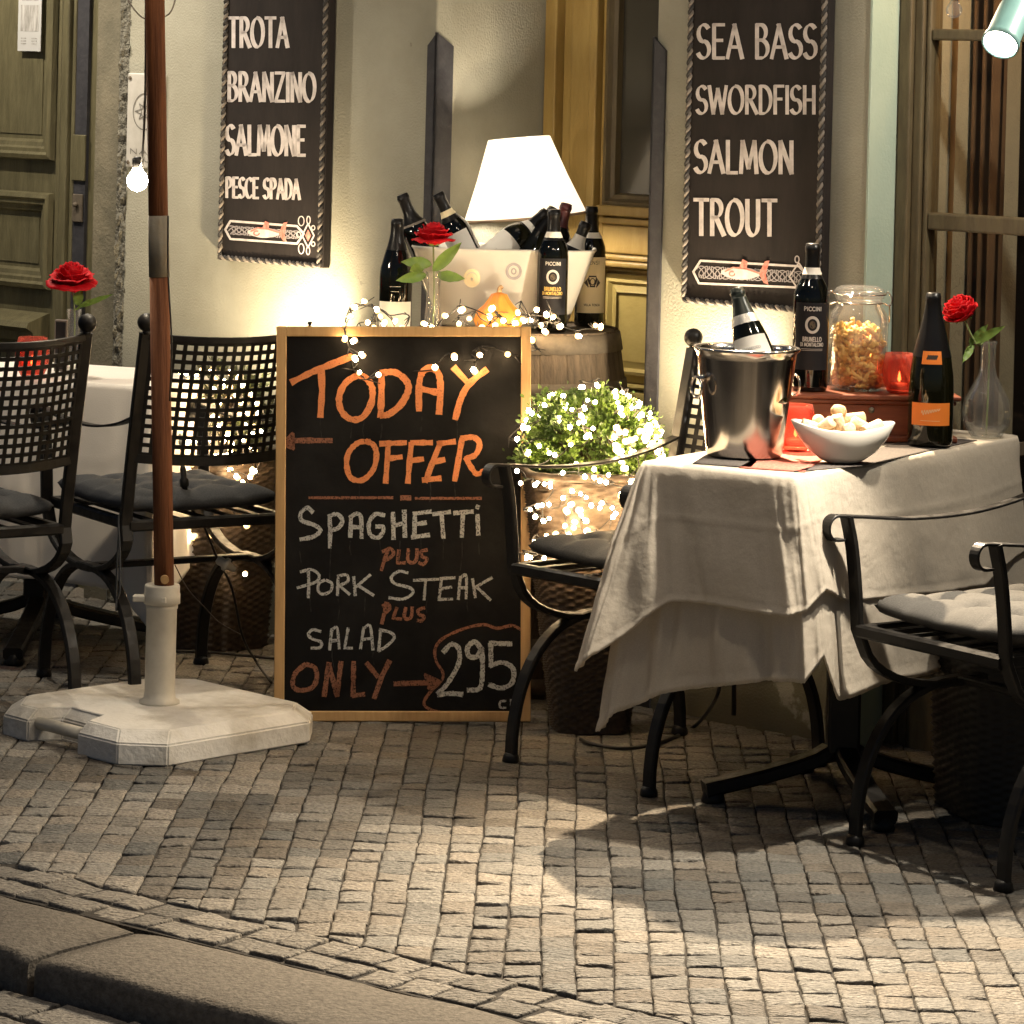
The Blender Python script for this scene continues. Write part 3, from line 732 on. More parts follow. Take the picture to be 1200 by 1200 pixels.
def band(root, mp_, poly, fishc, fl, rot, diamond):
    """pointed ornamental band with interlace and a pink and white fish"""
    b = MB()
    ribbon(b, poly + [poly[0]], 2.6, mp_(.0014)); b.build('band_outline', M['white_paint'], root)
    (xa, ya), (xb, yb) = diamond
    b = MB(); n = 34
    cx0, cx1 = poly[0][0]+6, max(p[0] for p in poly)-6
    yt = lambda x: poly[1][1] + (poly[2][1]-poly[1][1])*(x-poly[1][0])/(poly[2][0]-poly[1][0])
    ybm = lambda x: poly[-1][1] + (poly[-2][1]-poly[-1][1])*(x-poly[-1][0])/(poly[-2][0]-poly[-1][0])
    for ph in (0, PI/2, PI, 3*PI/2):
        pts = []
        for k in range(n*4+1):
            x = cx0 + (cx1-cx0)*k/(n*4); m_ = (yt(x)+ybm(x))/2; h = (ybm(x)-yt(x))/2-4.5
            pts.append((x + 2.2*math.sin(2*PI*x/9.5+ph), m_ + h*.8*math.sin(2*PI*x/19+ph)))
        ribbon(b, pts, 1.1, mp_(.0012))
    b.build('interlace', M['grey_paint'], root)
    fx, fy = fishc
    def P(x, y): return (fx + x*math.cos(rot)-y*math.sin(rot), fy + x*math.sin(rot)+y*math.cos(rot))
    def fill(pts, d, m, nm):
        b = MB(); c = (sum(p[0] for p in pts)/len(pts), sum(p[1] for p in pts)/len(pts)); q = mp_(d)
        cv = b.v(q(*c)); vs = [b.v(q(*p)) for p in pts]
        for i in range(len(vs)): b.f([cv, vs[i], vs[(i+1)%len(vs)]])
        return b.build(nm, m, root)
    body = [P(-fl*.5+fl*k/10, -fl*.155*max(0,math.sin(PI*min(1,(k/10)*.93+.04)))**.7) for k in range(11)] + [P(fl*.5-fl*k/10, fl*.165*max(0,math.sin(PI*min(1,((10-k)/10)*.93+.04)))**.7) for k in range(11)]
    fill(body, .0018, M['white_paint'], 'fish')
    fill([P(-fl*.05,-fl*.13), P(fl*.03,-fl*.36), P(fl*.16,-fl*.3), P(fl*.15,-fl*.1)], .0022, M['red_paint'], 'fin')
    fill([P(fl*.46,0), P(fl*.60,-fl*.33), P(fl*.72,-fl*.36), P(fl*.64,0), P(fl*.72,fl*.26), P(fl*.60,fl*.22)], .0022, M['red_paint'], 'tail_fin')
    b = MB(); ribbon(b, [P(-fl*.4,-fl*.02),P(-fl*.2,-fl*.13),P(fl*.15,-fl*.11),P(fl*.45,-fl*.02)], 2.0, mp_(.0022)); ribbon(b, arc(*P(-fl*.22,fl*.03), 3.2, 2.6, 0, 300, 10), 1.6, mp_(.0022)); b.build('fish_marking', M['red_paint'], root)
def fish_left(root, mp_):
    band(root, mp_, [(264,269),(270,259),(348,265),(356,274),(348,285.5),(270,280)], (309,272.5), 38, .04, ((0,0),(0,0)))
    b = MB(); cx, cy = 361, 276
    ribbon(b, [(cx,cy-14),(cx+7,cy),(cx,cy+14),(cx-7,cy),(cx,cy-14)], 1.7, mp_(.0016))
    for ax, ay, rx, ry in ((353,259,3.4,5.6),(361.5,258,2,4.6),(353,291.5,3.2,6),(361,294,2,4.6),(350,275,2.4,3),(367,267,2,2.6),(367,286,2,2.6)):
        ribbon(b, arc(ax,ay,rx,ry,0,360,14), 1.2, mp_(.0016))
    b.build('knot', M['white_paint'], root)
    b = MB(); q = mp_(.0018); b.f([b.v(q(cx,cy-7)), b.v(q(cx+3.4,cy)), b.v(q(cx,cy+7)), b.v(q(cx-3.4,cy))]); b.build('knot_diamond', M['red_paint'], root)
def fish_right(root, mp_):
    band(root, mp_, [(812.5,318.5),(821,305.5),(936,312),(948,325),(936,337),(819,332)], (868,320), 46, .05, ((0,0),(0,0)))
    b = MB(); cx, cy = 934, 324
    ribbon(b, [(cx-9,cy),(cx+2,cy-16),(cx+13,cy),(cx+2,cy+16),(cx-9,cy)], 1.8, mp_(.0016)); ribbon(b, arc(934,304,2.4,4,0,360,14), 1.4, mp_(.0016)); b.build('knot', M['white_paint'], root)
menu_board('black menu board lettered TROTA, BRANZINO, SALMONE and PESCE SPADA with rope edge', 266, 381, 257, 378, 309,
    [('TROTA',268,337,21,55,5.4,0),('BRANZINO',267.5,369,85,118,5.2,1),('SALMONE',265.5,357,147,181,5.4,1),('PESCE SPADA',265,351,208,231,4.2,2.5)], fish_left, (318,309))
menu_board('black menu board lettered SEA BASS, SWORDFISH, SALMON and TROUT with rope edge', 806, 970, 800, 962, 361,
    [('SEA BASS',818,956,29,68,5.6,0),('SWORDFISH',817,955,101,133,5.0,0),('SALMON',815,929,165,202,5.8,1),('TROUT',814,909,234,275,6.2,1)], fish_right, (880,361))
# ================================================================== FURNITURE
# ---- wrought iron armchair; local x = forward, y = left
XF, XB, CW_, XT, ZT, XA, ZA, XS, ZS = .224, -.308, .214, -.318, .892, .268, .659, .232, .432
def back_x(z): return -.232 + (XT + .232) * max(0,(z-ZS)/(ZT-ZS)) ** 1.15
def chair(label, cushion_mat):
    root = thing('armchair', label, 'chair', group='wrought iron armchairs around the tables')
    for sd in (1, -1):
        y = sd*CW_; b = MB()
        # lower arch
        xc, hw = (XF+XB)/2, (XF-XB)/2
        arch = [(xc + hw*math.copysign(abs(math.cos(a))**.80, math.cos(a)), y, .012 + .298*max(0,math.sin(a))**.92) for a in [PI*k/26 for k in range(27)]]
        b.bar(arch, .030, .017, (0,1,0))
        # U on top of it, front end carries on as arm post, back end as back post
        U = []
        front = [(XA, y, ZA), (.252, y, .60), (.240, y, .52), (XS, y, ZS)]
        back = [(back_x(z), y, z) for z in (ZS, .50, .58, .68, .78, ZT)]
        cv = [(xc*.3 + .232*math.cos(a)+.0, y, ZS-.01 - .118*max(0,math.sin(a))**.9) for a in [PI*k/18 for k in range(1,18)]]
        pts = catmull(front, 4)[:-1] + [Vector(p) for p in [(XS,y,ZS)]+cv] + catmull(back, 4)
        b.bar(pts, .030, .015, (0,1,0))
        sf = b.build('side_frame', M['iron'], root)
        for xx in (XF, XB):
            b = MB(); b.lathe([(.017,0),(.02,.004),(.018,.016),(.013,.022)], 12, Matrix.Translation((xx,y,0))); b.build('foot', M['iron'], sf)
        b = MB(); b.sphere((back_x(ZT)-.003,y,ZT+.024), .022, 18, 12); b.lathe([(.010,ZT-.004),(.008,ZT+.006)],10,Matrix.Translation((back_x(ZT)-.002,y,0))); b.build('finial', M['iron'], sf)
        # arm: thin flat bar sagging from the scroll to the back post
        b = MB()
        scr = [(XA+.030 - .0 + .022*math.sin(a) , y, ZA-.022 + .024*math.cos(a)) for a in [PI*k/12 for k in range(13)]][::-1]
        scr = [(XA+.012, y, ZA-.046)] + scr
        run = [(XA+.03,y,ZA+.002),(XA-.03,y,ZA-.003),(.10,y,ZA-.014),(-.05,y,ZA-.012),(-.18,y,ZA+.006),(back_x(.69)+.004,y,.69)]
        b.bar(scr + catmull(run, 5)[1:], .026, .0055, (0,1,0))
        b.build('armrest', M['iron'], root)
    b = MB()
    for sd in (1,-1): b.bar([(-XS-.006, sd*(CW_-.020), ZS-.002),(XS+.004, sd*(CW_-.020), ZS-.002)], .026, .024, (0,0,1))
    for x in (-XS, XS): b.bar([(x,-CW_+.008,ZS-.002),(x,CW_-.008,ZS-.002)], .026, .024, (0,0,1))
    for k in range(5): b.bar([(-XS+.012, -.14+.07*k, ZS+.006),(XS-.012, -.14+.07*k, ZS+.006)], .022, .004, (0,1,0))
    b.build('seat_frame', M['iron'], root)
    b = MB(); b.bar([((XF+XB)/2,-CW_,.311),((XF+XB)/2,CW_,.311)], .030, .014, (1,0,0)); b.build('stretcher', M['iron'], root)
    # perforated curved backrest
    nx, nz = 17, 12; bw = .0095; z0, z1 = .600, .880; y0, y1 = -CW_+.010, CW_-.010
    def edges(a, c, n):
        hole = ((c-a) - bw*(n+1))/n; e = []; p = a
        for k in range(n): e += [p, p+bw]; p += bw+hole
        return e + [c-bw, c]
    ys, zs = edges(y0, y1, nx), edges(z0, z1, nz)
    def bp(y, z): 
        q = 1-(y/CW_)**2; return Vector((back_x(z) - .055*q - .012*q*(z-.6)/.3, y, z - .010*q))
    b = MB(); G = [[b.v(bp(y,z)) for y in ys] for z in zs]
    for i in range(len(zs)-1):
        for j in range(len(ys)-1):
            if i % 2 and j % 2: continue
            b.f([G[i][j],G[i][j+1],G[i+1][j+1],G[i+1][j]])
    br = b.build('backrest', M['iron'], root); md = br.modifiers.new('thick','SOLIDIFY'); md.thickness = .003; md.offset = 0
    for z, nm, t in ((z1+.004,'top_rail',.016),(z0-.006,'bottom_rail',.022)):
        b = MB(); b.bar([bp(y0-.008+(y1-y0+.016)*k/16, z) for k in range(17)], t, .008, (0,0,1)); b.build(nm, M['iron'], br)
    # buttoned seat cushion
    b = MB(); n = 44; hs = .212; top = []; bot = []
    btn = [(x,y) for x in (-.105,0,.105) for y in (-.105,0,.105)]
    for i in range(n+1):
        rt = []; rb = []
        for j in range(n+1):
            u, v = -1+2*i/n, -1+2*j/n
            e = max(abs(u),abs(v)); k = (1-u*u*.055*(v*v)); x = u*hs*(1-.05*v*v*abs(u)); y = v*hs*(1-.05*u*u*abs(v))
            ed = max(0, 1-(max(abs(u),abs(v)))**5); puff = .036*ed**.6
            for bx, by in btn: puff -= .020*math.exp(-((x-bx)**2+(y-by)**2)/.0006) 
            for bx in (-.105,0,.105): puff -= .0045*(math.exp(-(x-bx)**2/.00022)+math.exp(-(y-bx)**2/.00022))
            puff += .004*noise.noise(Vector((x*14,y*14,3)))
            zz = ZS + .040 + .008*(u*u*v*v)
            rt.append((x,y,zz+puff*ed**.15)); rb.append((x,y,zz - .026*ed**.5))
        top.append(rt); bot.append(rb)
    b.grid(top); b.grid(bot, flip=True)
    b.build('cushion', cushion_mat, root, merge=.0006)
    b = MB()   # tie tape at the back corner
    for q in (0,1):
        b.tube(catmull([(-.20,.20,ZS+.03),(-.225,.222+q*.006,ZS+.02),(-.232-q*.01,.232,ZS-.05),(-.225-q*.02,.230,ZS-.14),(-.232-q*.006,.232,ZS-.20+q*.03)],5), .0028, 5)
    b.build('tie', M['cushion_shaded'], root)
    return root
def scale_to(x, y, k): return x*k, y*k
ch_mid = chair('iron armchair with dark cushion right of the chalkboard, half under the tablecloth', M['cushion'])
ch_mid.location = (.346, 7.516, 0); ch_mid.rotation_euler = (0,0,math.radians(222.9))
def more(label, x, y, deg, dark):
    c = copy_tree(ch_mid); c['label'] = label; c.location = (x,y,0); c.rotation_euler = (0,0,math.radians(deg))
    if dark:
        for k in c.children:
            if k.name.startswith('cushion'): k.data = shaded_cushion
    return c
shaded_cushion = [k for k in ch_mid.children if k.name.startswith('cushion')][0].data.copy(); shaded_cushion.materials[0] = M['cushion_shaded']
more('iron armchair nearest the viewer at right, grey buttoned cushion, scrolled arms', 1.029, 6.758, 215.0, False)
c2 = more('iron armchair with perforated back directly behind the wooden parasol pole', -.816, 8.325, 121.0, True)
_sf = [k for k in c2.children if k.name.startswith('side_frame')][1]
for k in _sf.children:
    if k.name.startswith('finial'):
        b = MB(); b.lathe([(.004,ZT-.006),(.004,ZT+.012),(.0055,ZT+.013),(.0055,ZT+.018),(.0005,ZT+.019)],10,Matrix.Translation((back_x(ZT)-.002,-CW_,0))); t_ = b.build('stud', M['iron'], _sf); bpy.data.objects.remove(k)
more('iron armchair with perforated back at the left picture edge, cut by the frame', -1.322, 8.025, 124.1, True)

# ---- cloth tables
def cloth(name, label, top, cols, m, drop_rows=40, fold=.010, thick=.003, nper=16, wr=1.0):
    """draped cloth: cols = closed list of (table edge point, hem point); inner rings close the flat top"""
    b = MB()
    E = [Vector(c[0]) for c in cols]; H = [Vector(c[1]) for c in cols]
    def dens(P):
        out = []; n = len(P)
        for i in range(n):
            a, c = P[i], P[(i+1) % n]
            for k in range(nper):
                t = k/nper; s = t*t*(3-2*t)*.5 + t*.5; out.append(a + (c-a)*s)
        return out
    def smooth(P, w):
        n = len(P); return [sum((P[(i+d) % n] for d in range(-w,w+1)), Vector())/(2*w+1) for i in range(n)]
    e, h = smooth(dens(E), 4), smooth(dens(H), 2)
    cen = sum((Vector(p) for p in top), Vector())/len(top); rows = []
    def nv(p, f): return noise.noise(Vector((p.x*f, p.y*f, p.z*f*.6)))
    for k in (.01,.25,.5,.72,.86,.94,.975): rows.append([cen + (q-cen)*k + Vector((0,0,.004+.0013*nv(q*k+cen,13))) for q in e])
    N_ = len(e); tn = [(e[(i+1)%N_]-e[i-1]) for i in range(N_)]
    for r in range(drop_rows+1):
        w = r/drop_rows; row = []
        for i in range(N_):
            out = (h[i]-e[i]); ho = Vector((out.x,out.y,0)); dz = out.z
            away = (e[i]-cen); away.z = 0; away.normalize()
            rnd_ = min(1, w*drop_rows/3.0)
            p = e[i] + ho*(w**.9) + Vector((0,0,dz*w + .004*(1-rnd_)))
            p += away*(.008*math.sin(rnd_*PI/2))
            s_ = i/N_*len(cols)
            f1 = noise.noise(Vector((s_*1.15, w*.7, 3.1)))*fold*1.9 + noise.noise(Vector((s_*3.3, w*1.6, 8.2)))*fold*.9
            f2 = nv(p,11)*.0042 + nv(p+Vector((3,1,2)),27)*.0022 + nv(p,60)*.0008
            f2 += .0022*math.exp(-((w-.37)/.018)**2) + .0024*math.exp(-(((s_*.5+.13) % 1 - .5)/.012)**2)*min(1,w*4)
            f2 += .0035*noise.noise(Vector((s_*6.5, w*2.2, 21.3)))*w
            if .96 < w: f2 += .0022 + .0016*noise.noise(Vector((s_*30,0,1)))
            elif .945 < w: f2 -= .0010
            p += away*(f1*w**.65 + f2*wr*min(1,w*5)); p.z += .003*noise.noise(Vector((s_*9,w,5)))*w
            row.append(p)
        rows.append(row)
    b.grid(rows, closed=True)
    o = b.build(name, m, None, fix=True)
    md = o.modifiers.new('thick','SOLIDIFY'); md.thickness = thick; md.offset = -1
    return o
ZTB = .735
TP, TQ, TR, TSb = Vector((.578,6.704,ZTB)), Vector((.290,6.902,ZTB)), Vector((1.163,7.572,ZTB)), Vector((.840,7.745,ZTB))
tab = thing('dining_table', 'table under long beige cloth in front of the SEA BASS board', 'table', (.735,7.22,0), 0, 'cloth covered dining tables')
tm = Matrix.Translation((-.735,-7.22,0))
b = MB(); ins = lambda p: Vector((.735,7.22,0)) + (Vector((p.x,p.y,0)) - Vector((.735,7.22,0)))*.985
b.prism([((ins(p).x-.735),(ins(p).y-7.22)) for p in (TP,TR,TSb,TQ)], ZTB-.034, ZTB-.006); b.build('tabletop', M['oak'], tab)
def pedestal(root, h, legs=.34, a0=45):
    b = MB(); b.box((-.034,-.034,.10),(.034,.034,h), .006); b.build('column', M['iron'], root)
    for k in range(4):
        a = math.radians(a0+90*k); dx, dy = math.cos(a), math.sin(a); b = MB()
        pts = [(dx*(.03+legs*t), dy*(.03+legs*t), .105 - .075*t**.7) for t in [q/10 for q in range(11)]]
        b.bar(pts, .05, .030, (-dy,dx,0)); b.lathe([(.024,0),(.026,.006),(.02,.03)], 12, Matrix.Translation((dx*(.01+legs), dy*(.01+legs), 0)))
        b.build('leg', M['iron'], root)
pedestal(tab, ZTB-.035, .27, 12)
uc = [ (TSb, TSb+Vector((-.02,.01,-.34))), (TQ+(TSb-TQ)*.45, TQ+(TSb-TQ)*.45+Vector((-.05,.02,-.36))), (TQ+(TSb-TQ)*.12, at(712,848,6.98)),
       (TQ+Vector((.004,.006,0)), at(696,858,6.86)), (TQ+(TP-TQ)*.12, at(735,832,6.86)), (TQ+(TP-TQ)*.30, at(785,811,6.85)), (TQ+(TP-TQ)*.55, at(850,803,6.79)), (TQ+(TP-TQ)*.8, at(905,796,6.74)),
       (TP+(TR-TP)*.0, at(944,800,6.70)), (TP+(TR-TP)*.05, at(967,768,6.74)), (TP+(TR-TP)*.12, at(985,820,6.83)), (TP+(TR-TP)*.3, at(1040,800,6.99)), (TP+(TR-TP)*.65, at(1130,775,7.30)), (TR, TR+Vector((.0,-.0,-.35))) ]
under = cloth('tablecloth', '', [TP,TR,TSb,TQ], uc, M['cloth'], fold=.017)
tag(under, 'long beige under cloth whose pointed corner hangs lowest, left of the table legs', 'tablecloth')
up = Vector((0,0,.005)); outw = Vector((-.006,-.008,0))
oc = [ (TSb+up, TSb+Vector((-.03,.02,-.22))), (TQ+(TSb-TQ)*.4+up, TQ+(TSb-TQ)*.4+Vector((-.06,.03,-.24))), (TQ+(TSb-TQ)*.1+up, at(690,775,6.95)),
       (TQ+up+outw, at(672,787,6.84)), (TQ+(TP-TQ)*.03+up+outw, at(700,768,6.83)), (TQ+(TP-TQ)*.10+up+outw, at(790,704,6.82)), (TQ+(TP-TQ)*.4+up+outw, at(840,708,6.78)), (TQ+(TP-TQ)*.86+up+outw, at(924,722,6.68)),
       (TP+up+outw*.3, at(946,716,6.70)), (TP+(TR-TP)*.05+up, at(970,690,6.74)), (TP+(TR-TP)*.14+up, at(996,703,6.87)), (TP+(TR-TP)*.4+up, at(1074,697,7.09)), (TP+(TR-TP)*.7+up, at(1150,686,7.32)), (TR+up, TR+Vector((.0,-.0,-.24))) ]
over = cloth('tablecloth', '', [TP+up,TR+up,TSb+up,TQ+up], oc, M['cloth'], fold=.012)
tag(over, 'shorter beige top cloth spread flat over the table and hemmed at knee height', 'tablecloth')
# left table
LC = Vector((-1.2,8.93,.70)); ld_, ln_ = Vector((.93,-.37,0)), Vector((.37,.93,0))
lA, lB, lC_, lD = LC-ld_*.42-ln_*.22, LC+ld_*.42-ln_*.22, LC+ld_*.42+ln_*.22, LC-ld_*.42+ln_*.22
tl = thing('dining_table', 'table under white cloth behind the two perforated chairs at left', 'table', (LC.x,LC.y,0), math.atan2(ld_.y,ld_.x), 'cloth covered dining tables')
b = MB(); b.box((-.415,-.215,.668),(.415,.215,.694), .004); b.build('tabletop', M['oak'], tl); pedestal(tl, .668, .36, 20)
def dn(p, o, d): return p + o + Vector((0,0,-d))
lc = [ (lA, dn(lA,-ld_*.02-ln_*.02,.54)), (lA+(lB-lA)*.33, dn(lA+(lB-lA)*.33,-ln_*.012,.50)), (lA+(lB-lA)*.5, dn(lA+(lB-lA)*.5,-ln_*.03,.505)), (lA+(lB-lA)*.66, dn(lA+(lB-lA)*.66,-ln_*.006,.50)), (lA+(lB-lA)*.92, dn(lA+(lB-lA)*.92,-ln_*.01,.51)),
       (lB, dn(lB,ld_*.03-ln_*.04,.60)), (lB+(lC_-lB)*.15, dn(lB+(lC_-lB)*.15,ld_*.03,.52)), (lB+(lC_-lB)*.5, dn(lB+(lC_-lB)*.5,ld_*.01,.46)), (lB+(lC_-lB)*.85, dn(lB+(lC_-lB)*.85,ld_*.02,.39)),
       (lC_, dn(lC_,ld_*.03+ln_*.03,.48)), (lC_+(lD-lC_)*.5, dn(lC_+(lD-lC_)*.5,ln_*.01,.37)), (lD, dn(lD,ln_*.03-ld_*.03,.48)), (lD+(lA-lD)*.5, dn(lD+(lA-lD)*.5,-ld_*.01,.37)), ]
o = cloth('tablecloth', '', [lA,lB,lC_,lD], lc, M['cloth_white'], fold=.014)
tag(o, 'white tablecloth seen through the perforated chair backs at left', 'tablecloth')

# ---- parasol base and pole
BC = Vector((-.762, 7.733, 0))
pb = thing('parasol_stand', 'heavy off-white square parasol base with chamfered corners and upright tube', 'parasol stand', BC, math.radians(45))
b = MB(); hs, chf = .283, .078
def slab(hs, c, notch):
    P = [(-hs+c,-hs),(hs-c,-hs),(hs,-hs+c),(hs,hs-c),(hs-c,hs),(-hs+c,hs),(-hs,hs-c)]
    P += [(-hs,.115),(-hs+.075-notch,.085),(-hs+.075-notch,-.035),(-hs,-.065)] if notch is not None else []
    return P + [(-hs,-hs+c)]
rings = [(hs,0.0),(hs,.047),(hs-.028,.072)]
rows = []
for h_, z in rings: rows.append([Vector((x,y,z)) for x,y in slab(h_, chf, 0.0)])
for ri in range(len(rows)):   # the two sides chamfer deeper near the corners
    rows[ri] = [p + Vector((0,0,.002*noise.noise(p*14))) for p in rows[ri]]
G = b.grid(rows, 0, False, closed=True); b.f(G[0][::-1]); b.f(G[-1])
bmesh.ops.bevel(b.bm, geom=list(b.bm.edges), offset=.0035, segments=2, affect='EDGES', clamp_overlap=True)
b.build('slab', M['concrete_white'], pb)
b = MB(); b.tube([(-hs+.028,-.066,.040),(-hs+.028,.116,.040)], .014, 14); b.build('handle', M['plastic_white'], pb)
b = MB()
b.lathe([(.046,.070),(.046,.078),(.037,.082),(.0345,.10),(.0345,.285),(.0365,.287),(.0365,.299),(.0345,.301),(.0345,.325),(.0285,.325),(.0285,.2)], 32)
b.build('tube', M['plastic_white'], pb)
b = MB(); b.lathe([(.0345,.296),(.0415,.298),(.0415,.318),(.040,.322),(.040,.336),(.0385,.340),(.029,.340)], 32)
R45 = Matrix.Rotation(math.radians(-45),4,'Z')
b.box((-.066,-.020,.302),(-.036,.006,.316), .003, M=R45); b.box((.0,-.042,.302),(.014,-.03,.318), .003, M=R45); b.build('collar', M['plastic_white'], pb)
pp_ = thing('parasol_pole', 'reddish brown wooden pole standing in the off-white parasol base', 'pole', (BC.x+.018,BC.y,0)); pp_.rotation_euler = (0,-.041,0)
zsl = lambda v: at(186,v,BC.y).z
b = MB(); b.tube([(0,0,.21),(0,0,zsl(322))], .0225, 24); b.tube([(0,0,zsl(253)),(0,0,2.55)], .0222, 24); b.build('shaft', M['wood_pole'], pp_)
b = MB(); b.tube([(0,0,zsl(324)),(0,0,zsl(252))], .0236, 24); b.build('sleeve', M['steel_sleeve'], pp_)
zp = at(186,676,BC.y).z; b = MB(); b.tube([(.002,-.015,zp),(.005,-.031,zp-.002)], .0095, 14); b.build('peg', M['pine'], pp_)
b = MB(); b.lathe([(.05,2.55),(.06,2.57),(.06,2.63),(.02,2.70),(.02,2.74)], 24); b.build('cap', M['wood_pole'], pp_)

# ---- chalkboard, rolled slightly on the uneven stones and leaning back
cbl = atz(321,846,0.0); cbr = atz(621,848,0.0)
cO = (cbl+cbr)/2; BW = (cbr-cbl).length; BH = .915; LEAN = math.radians(4.5); RB = math.radians(-1.35)
cb = thing('chalkboard', 'tall framed chalkboard lettered TODAY OFFER with pine frame on the pavement', 'chalkboard', (cO.x, cO.y, .004), 0)
cb.rotation_euler = (-LEAN, RB, 0)
CBM = Matrix.Translation(cb.location) @ cb.rotation_euler.to_matrix().to_4x4(); CBI = CBM.inverted()
fw = .0235
b = MB()
b.box((-BW/2,-.012,.0),(-BW/2+fw,.012,BH), .002); b.box((BW/2-fw,-.012,.0),(BW/2,.012,BH), .002)
b.box((-BW/2+fw+.0004,-.012,.0),(BW/2-fw-.0004,.012,fw), .002); b.box((-BW/2+fw+.0004,-.012,BH-fw),(BW/2-fw-.0004,.012,BH), .002)
b.build('frame', M['pine'], cb)
b = MB(); b.box((-BW/2+fw-.004,-.004,fw-.004),(BW/2-fw+.004,.004,BH-fw+.004)); b.build('panel', M['chalk_black'], cb)
b = MB()   # rear prop of the stand
for x in (-BW/2+.03, BW/2-.05): b.box((x,.013,.78),(x+.02,.03,.80), .001); b.bar([(x+.01,.022,.79),(x+.01,.13,.012)], .022, .012, (1,0,0))
b.build('rear_leg', M['pine'], cb)
cbn = (CBM.to_3x3() @ Vector((0,-1,0))).normalized(); cbp = CBM @ Vector((0,-.0046,0))
def onboard(u, v):
    a, bb = ab(u, v); d = Vector((a/FPX, 1, -bb/FPX)); o = Vector((0,0,CAM_H))
    t = (cbp-o).dot(cbn)/d.dot(cbn); return CBI @ (o + d*t)
def line_of(x, y):
    if y < 505: return 0
    if y < 573: return 1 if x > 395 else 2
    if y < 592: return 3
    if y < 645: return 4
    if y < 672: return 5
    if y < 708: return 6
    if y < 733: return 7
    if y < 768 and x < 480: return 8
    if x < 436: return 9
    return 10 if x > 500 and y < 812 else (11 if y > 815 and x > 570 else 12)
def chalkpart(name, m, strokes, key=line_of):
    groups = {}
    for w, pts in strokes:
        mx, my = sum(p[0] for p in pts)/len(pts), sum(p[1] for p in pts)/len(pts); groups.setdefault(key(mx,my), []).append((w,pts))
    for k in sorted(groups):
        b = MB()
        for w, pts in groups[k]: ribbon(b, pts, w, onboard, jit=.16)
        b.build(name, m, cb)
q1 = lambda L: [(320+x/4, 390+y/4) for x, y in L]      # photo close-ups the writing was traced from
q2 = lambda L: [(320+x/4, 580+y/4) for x, y in L]
sm = lambda L, n=6: [(p.x,p.y) for p in catmull([(x,y,0) for x,y in L], n)]
W = 7.6
chalkpart('orange_lettering', M['chalk_orange'], [(W, q1(L)) for L in (
  [(90,230),(180,185),(280,145),(365,112)], [(226,185),(230,270),(222,390)],
  sm([(440,215),(400,200),(340,235),(310,300),(320,365),(365,405),(420,395),(460,330),(465,260),(440,215),(420,205)]),
  [(508,195),(508,290),(504,390)], sm([(508,188),(570,185),(620,220),(635,265),(600,335),(545,380),(508,388)]),
  sm([(684,360),(684,250),(700,185),(740,165),(775,190),(785,260),(778,375)]), [(690,262),(780,282)],
  [(850,165),(905,225)], sm([(998,175),(920,240),(880,310),(855,400)]))] +
  [(6.4, q1(L)) for L in (
  sm([(450,510),(400,515),(355,560),(345,620),(365,680),(420,690),(470,640),(485,570),(470,525),(440,510)]),
  [(505,520),(620,515)],[(540,520),(535,600),(528,700)],[(535,590),(600,582)],
  [(650,515),(742,515)],[(648,520),(640,600),(632,700)],[(640,600),(700,592)],
  [(775,520),(850,510)],[(785,515),(750,600),(715,695)],[(755,605),(800,595)],[(705,690),(782,682)],
  [(885,500),(870,590),(852,690)], sm([(885,495),(940,490),(968,520),(950,570),(905,590)]), sm([(905,590),(935,640),(960,662),(1005,635)]))])
chalkpart('dimmed_rust_lettering', M['chalk_rust_dimmed'], [(6.5,q1([(100,505),(272,505)])),(3.4,q1([(92,470),(42,522)])),(3.4,q1([(42,522),(96,545)])),(3.4,q1([(94,474),(96,542)])),(5,q1([(62,514),(88,500)])),(5,q1([(66,518),(90,524)]))] +
  [(3.2,q2(L)) for L in ([(170,13),(560,13)],[(668,16),(975,16)],sm([(860,800),(860,800)])[:2])][:2] + [(7,q2([(604,14),(640,14)]))] +
  [(4.0,q2(L)) for L in ([(540,255),(520,310),(508,352)],sm([(515,265),(550,252),(565,275),(540,300),(520,305)]),[(590,260),(582,320),(618,318)],sm([(635,255),(632,305),(655,318),(672,300),(675,255)]),sm([(720,258),(695,265),(700,290),(722,300),(705,325),(685,318)]),
   [(530,505),(520,560),(510,602)],sm([(515,520),(540,512),(545,535),(525,555)]),[(580,530),(562,578),(600,582)],sm([(622,530),(615,570),(630,582),(648,570),(652,528)]),sm([(708,530),(680,540),(685,560),(708,570),(695,590),(678,588)]))] +
  [(5.6,q2(L)) for L in (sm([(150,795),(105,835),(92,890),(120,915),(180,905),(205,860),(195,810),(160,795)]),[(240,940),(250,865),(262,790)],[(262,795),(300,940)],[(300,940),(318,785)],[(378,785),(375,940)],[(375,940),(425,935)],[(440,790),(490,850)],[(545,780),(510,850),(475,950)])] +
  [(6.5,q2([(572,885),(715,880)])),(3.4,q2([(712,842),(778,872)])),(3.4,q2([(778,872),(728,908)])),(3.4,q2([(714,846),(730,905)])),(5,q2([(726,862),(756,872)])),(5,q2([(732,892),(756,880)]))] +
  [(3.4,q2(sm([(1160,630),(1120,612),(1050,625),(990,608),(900,625),(800,670),(760,720),(765,780),(795,830),(790,870),(740,920),(708,970),(725,1000),(790,1022)])))])
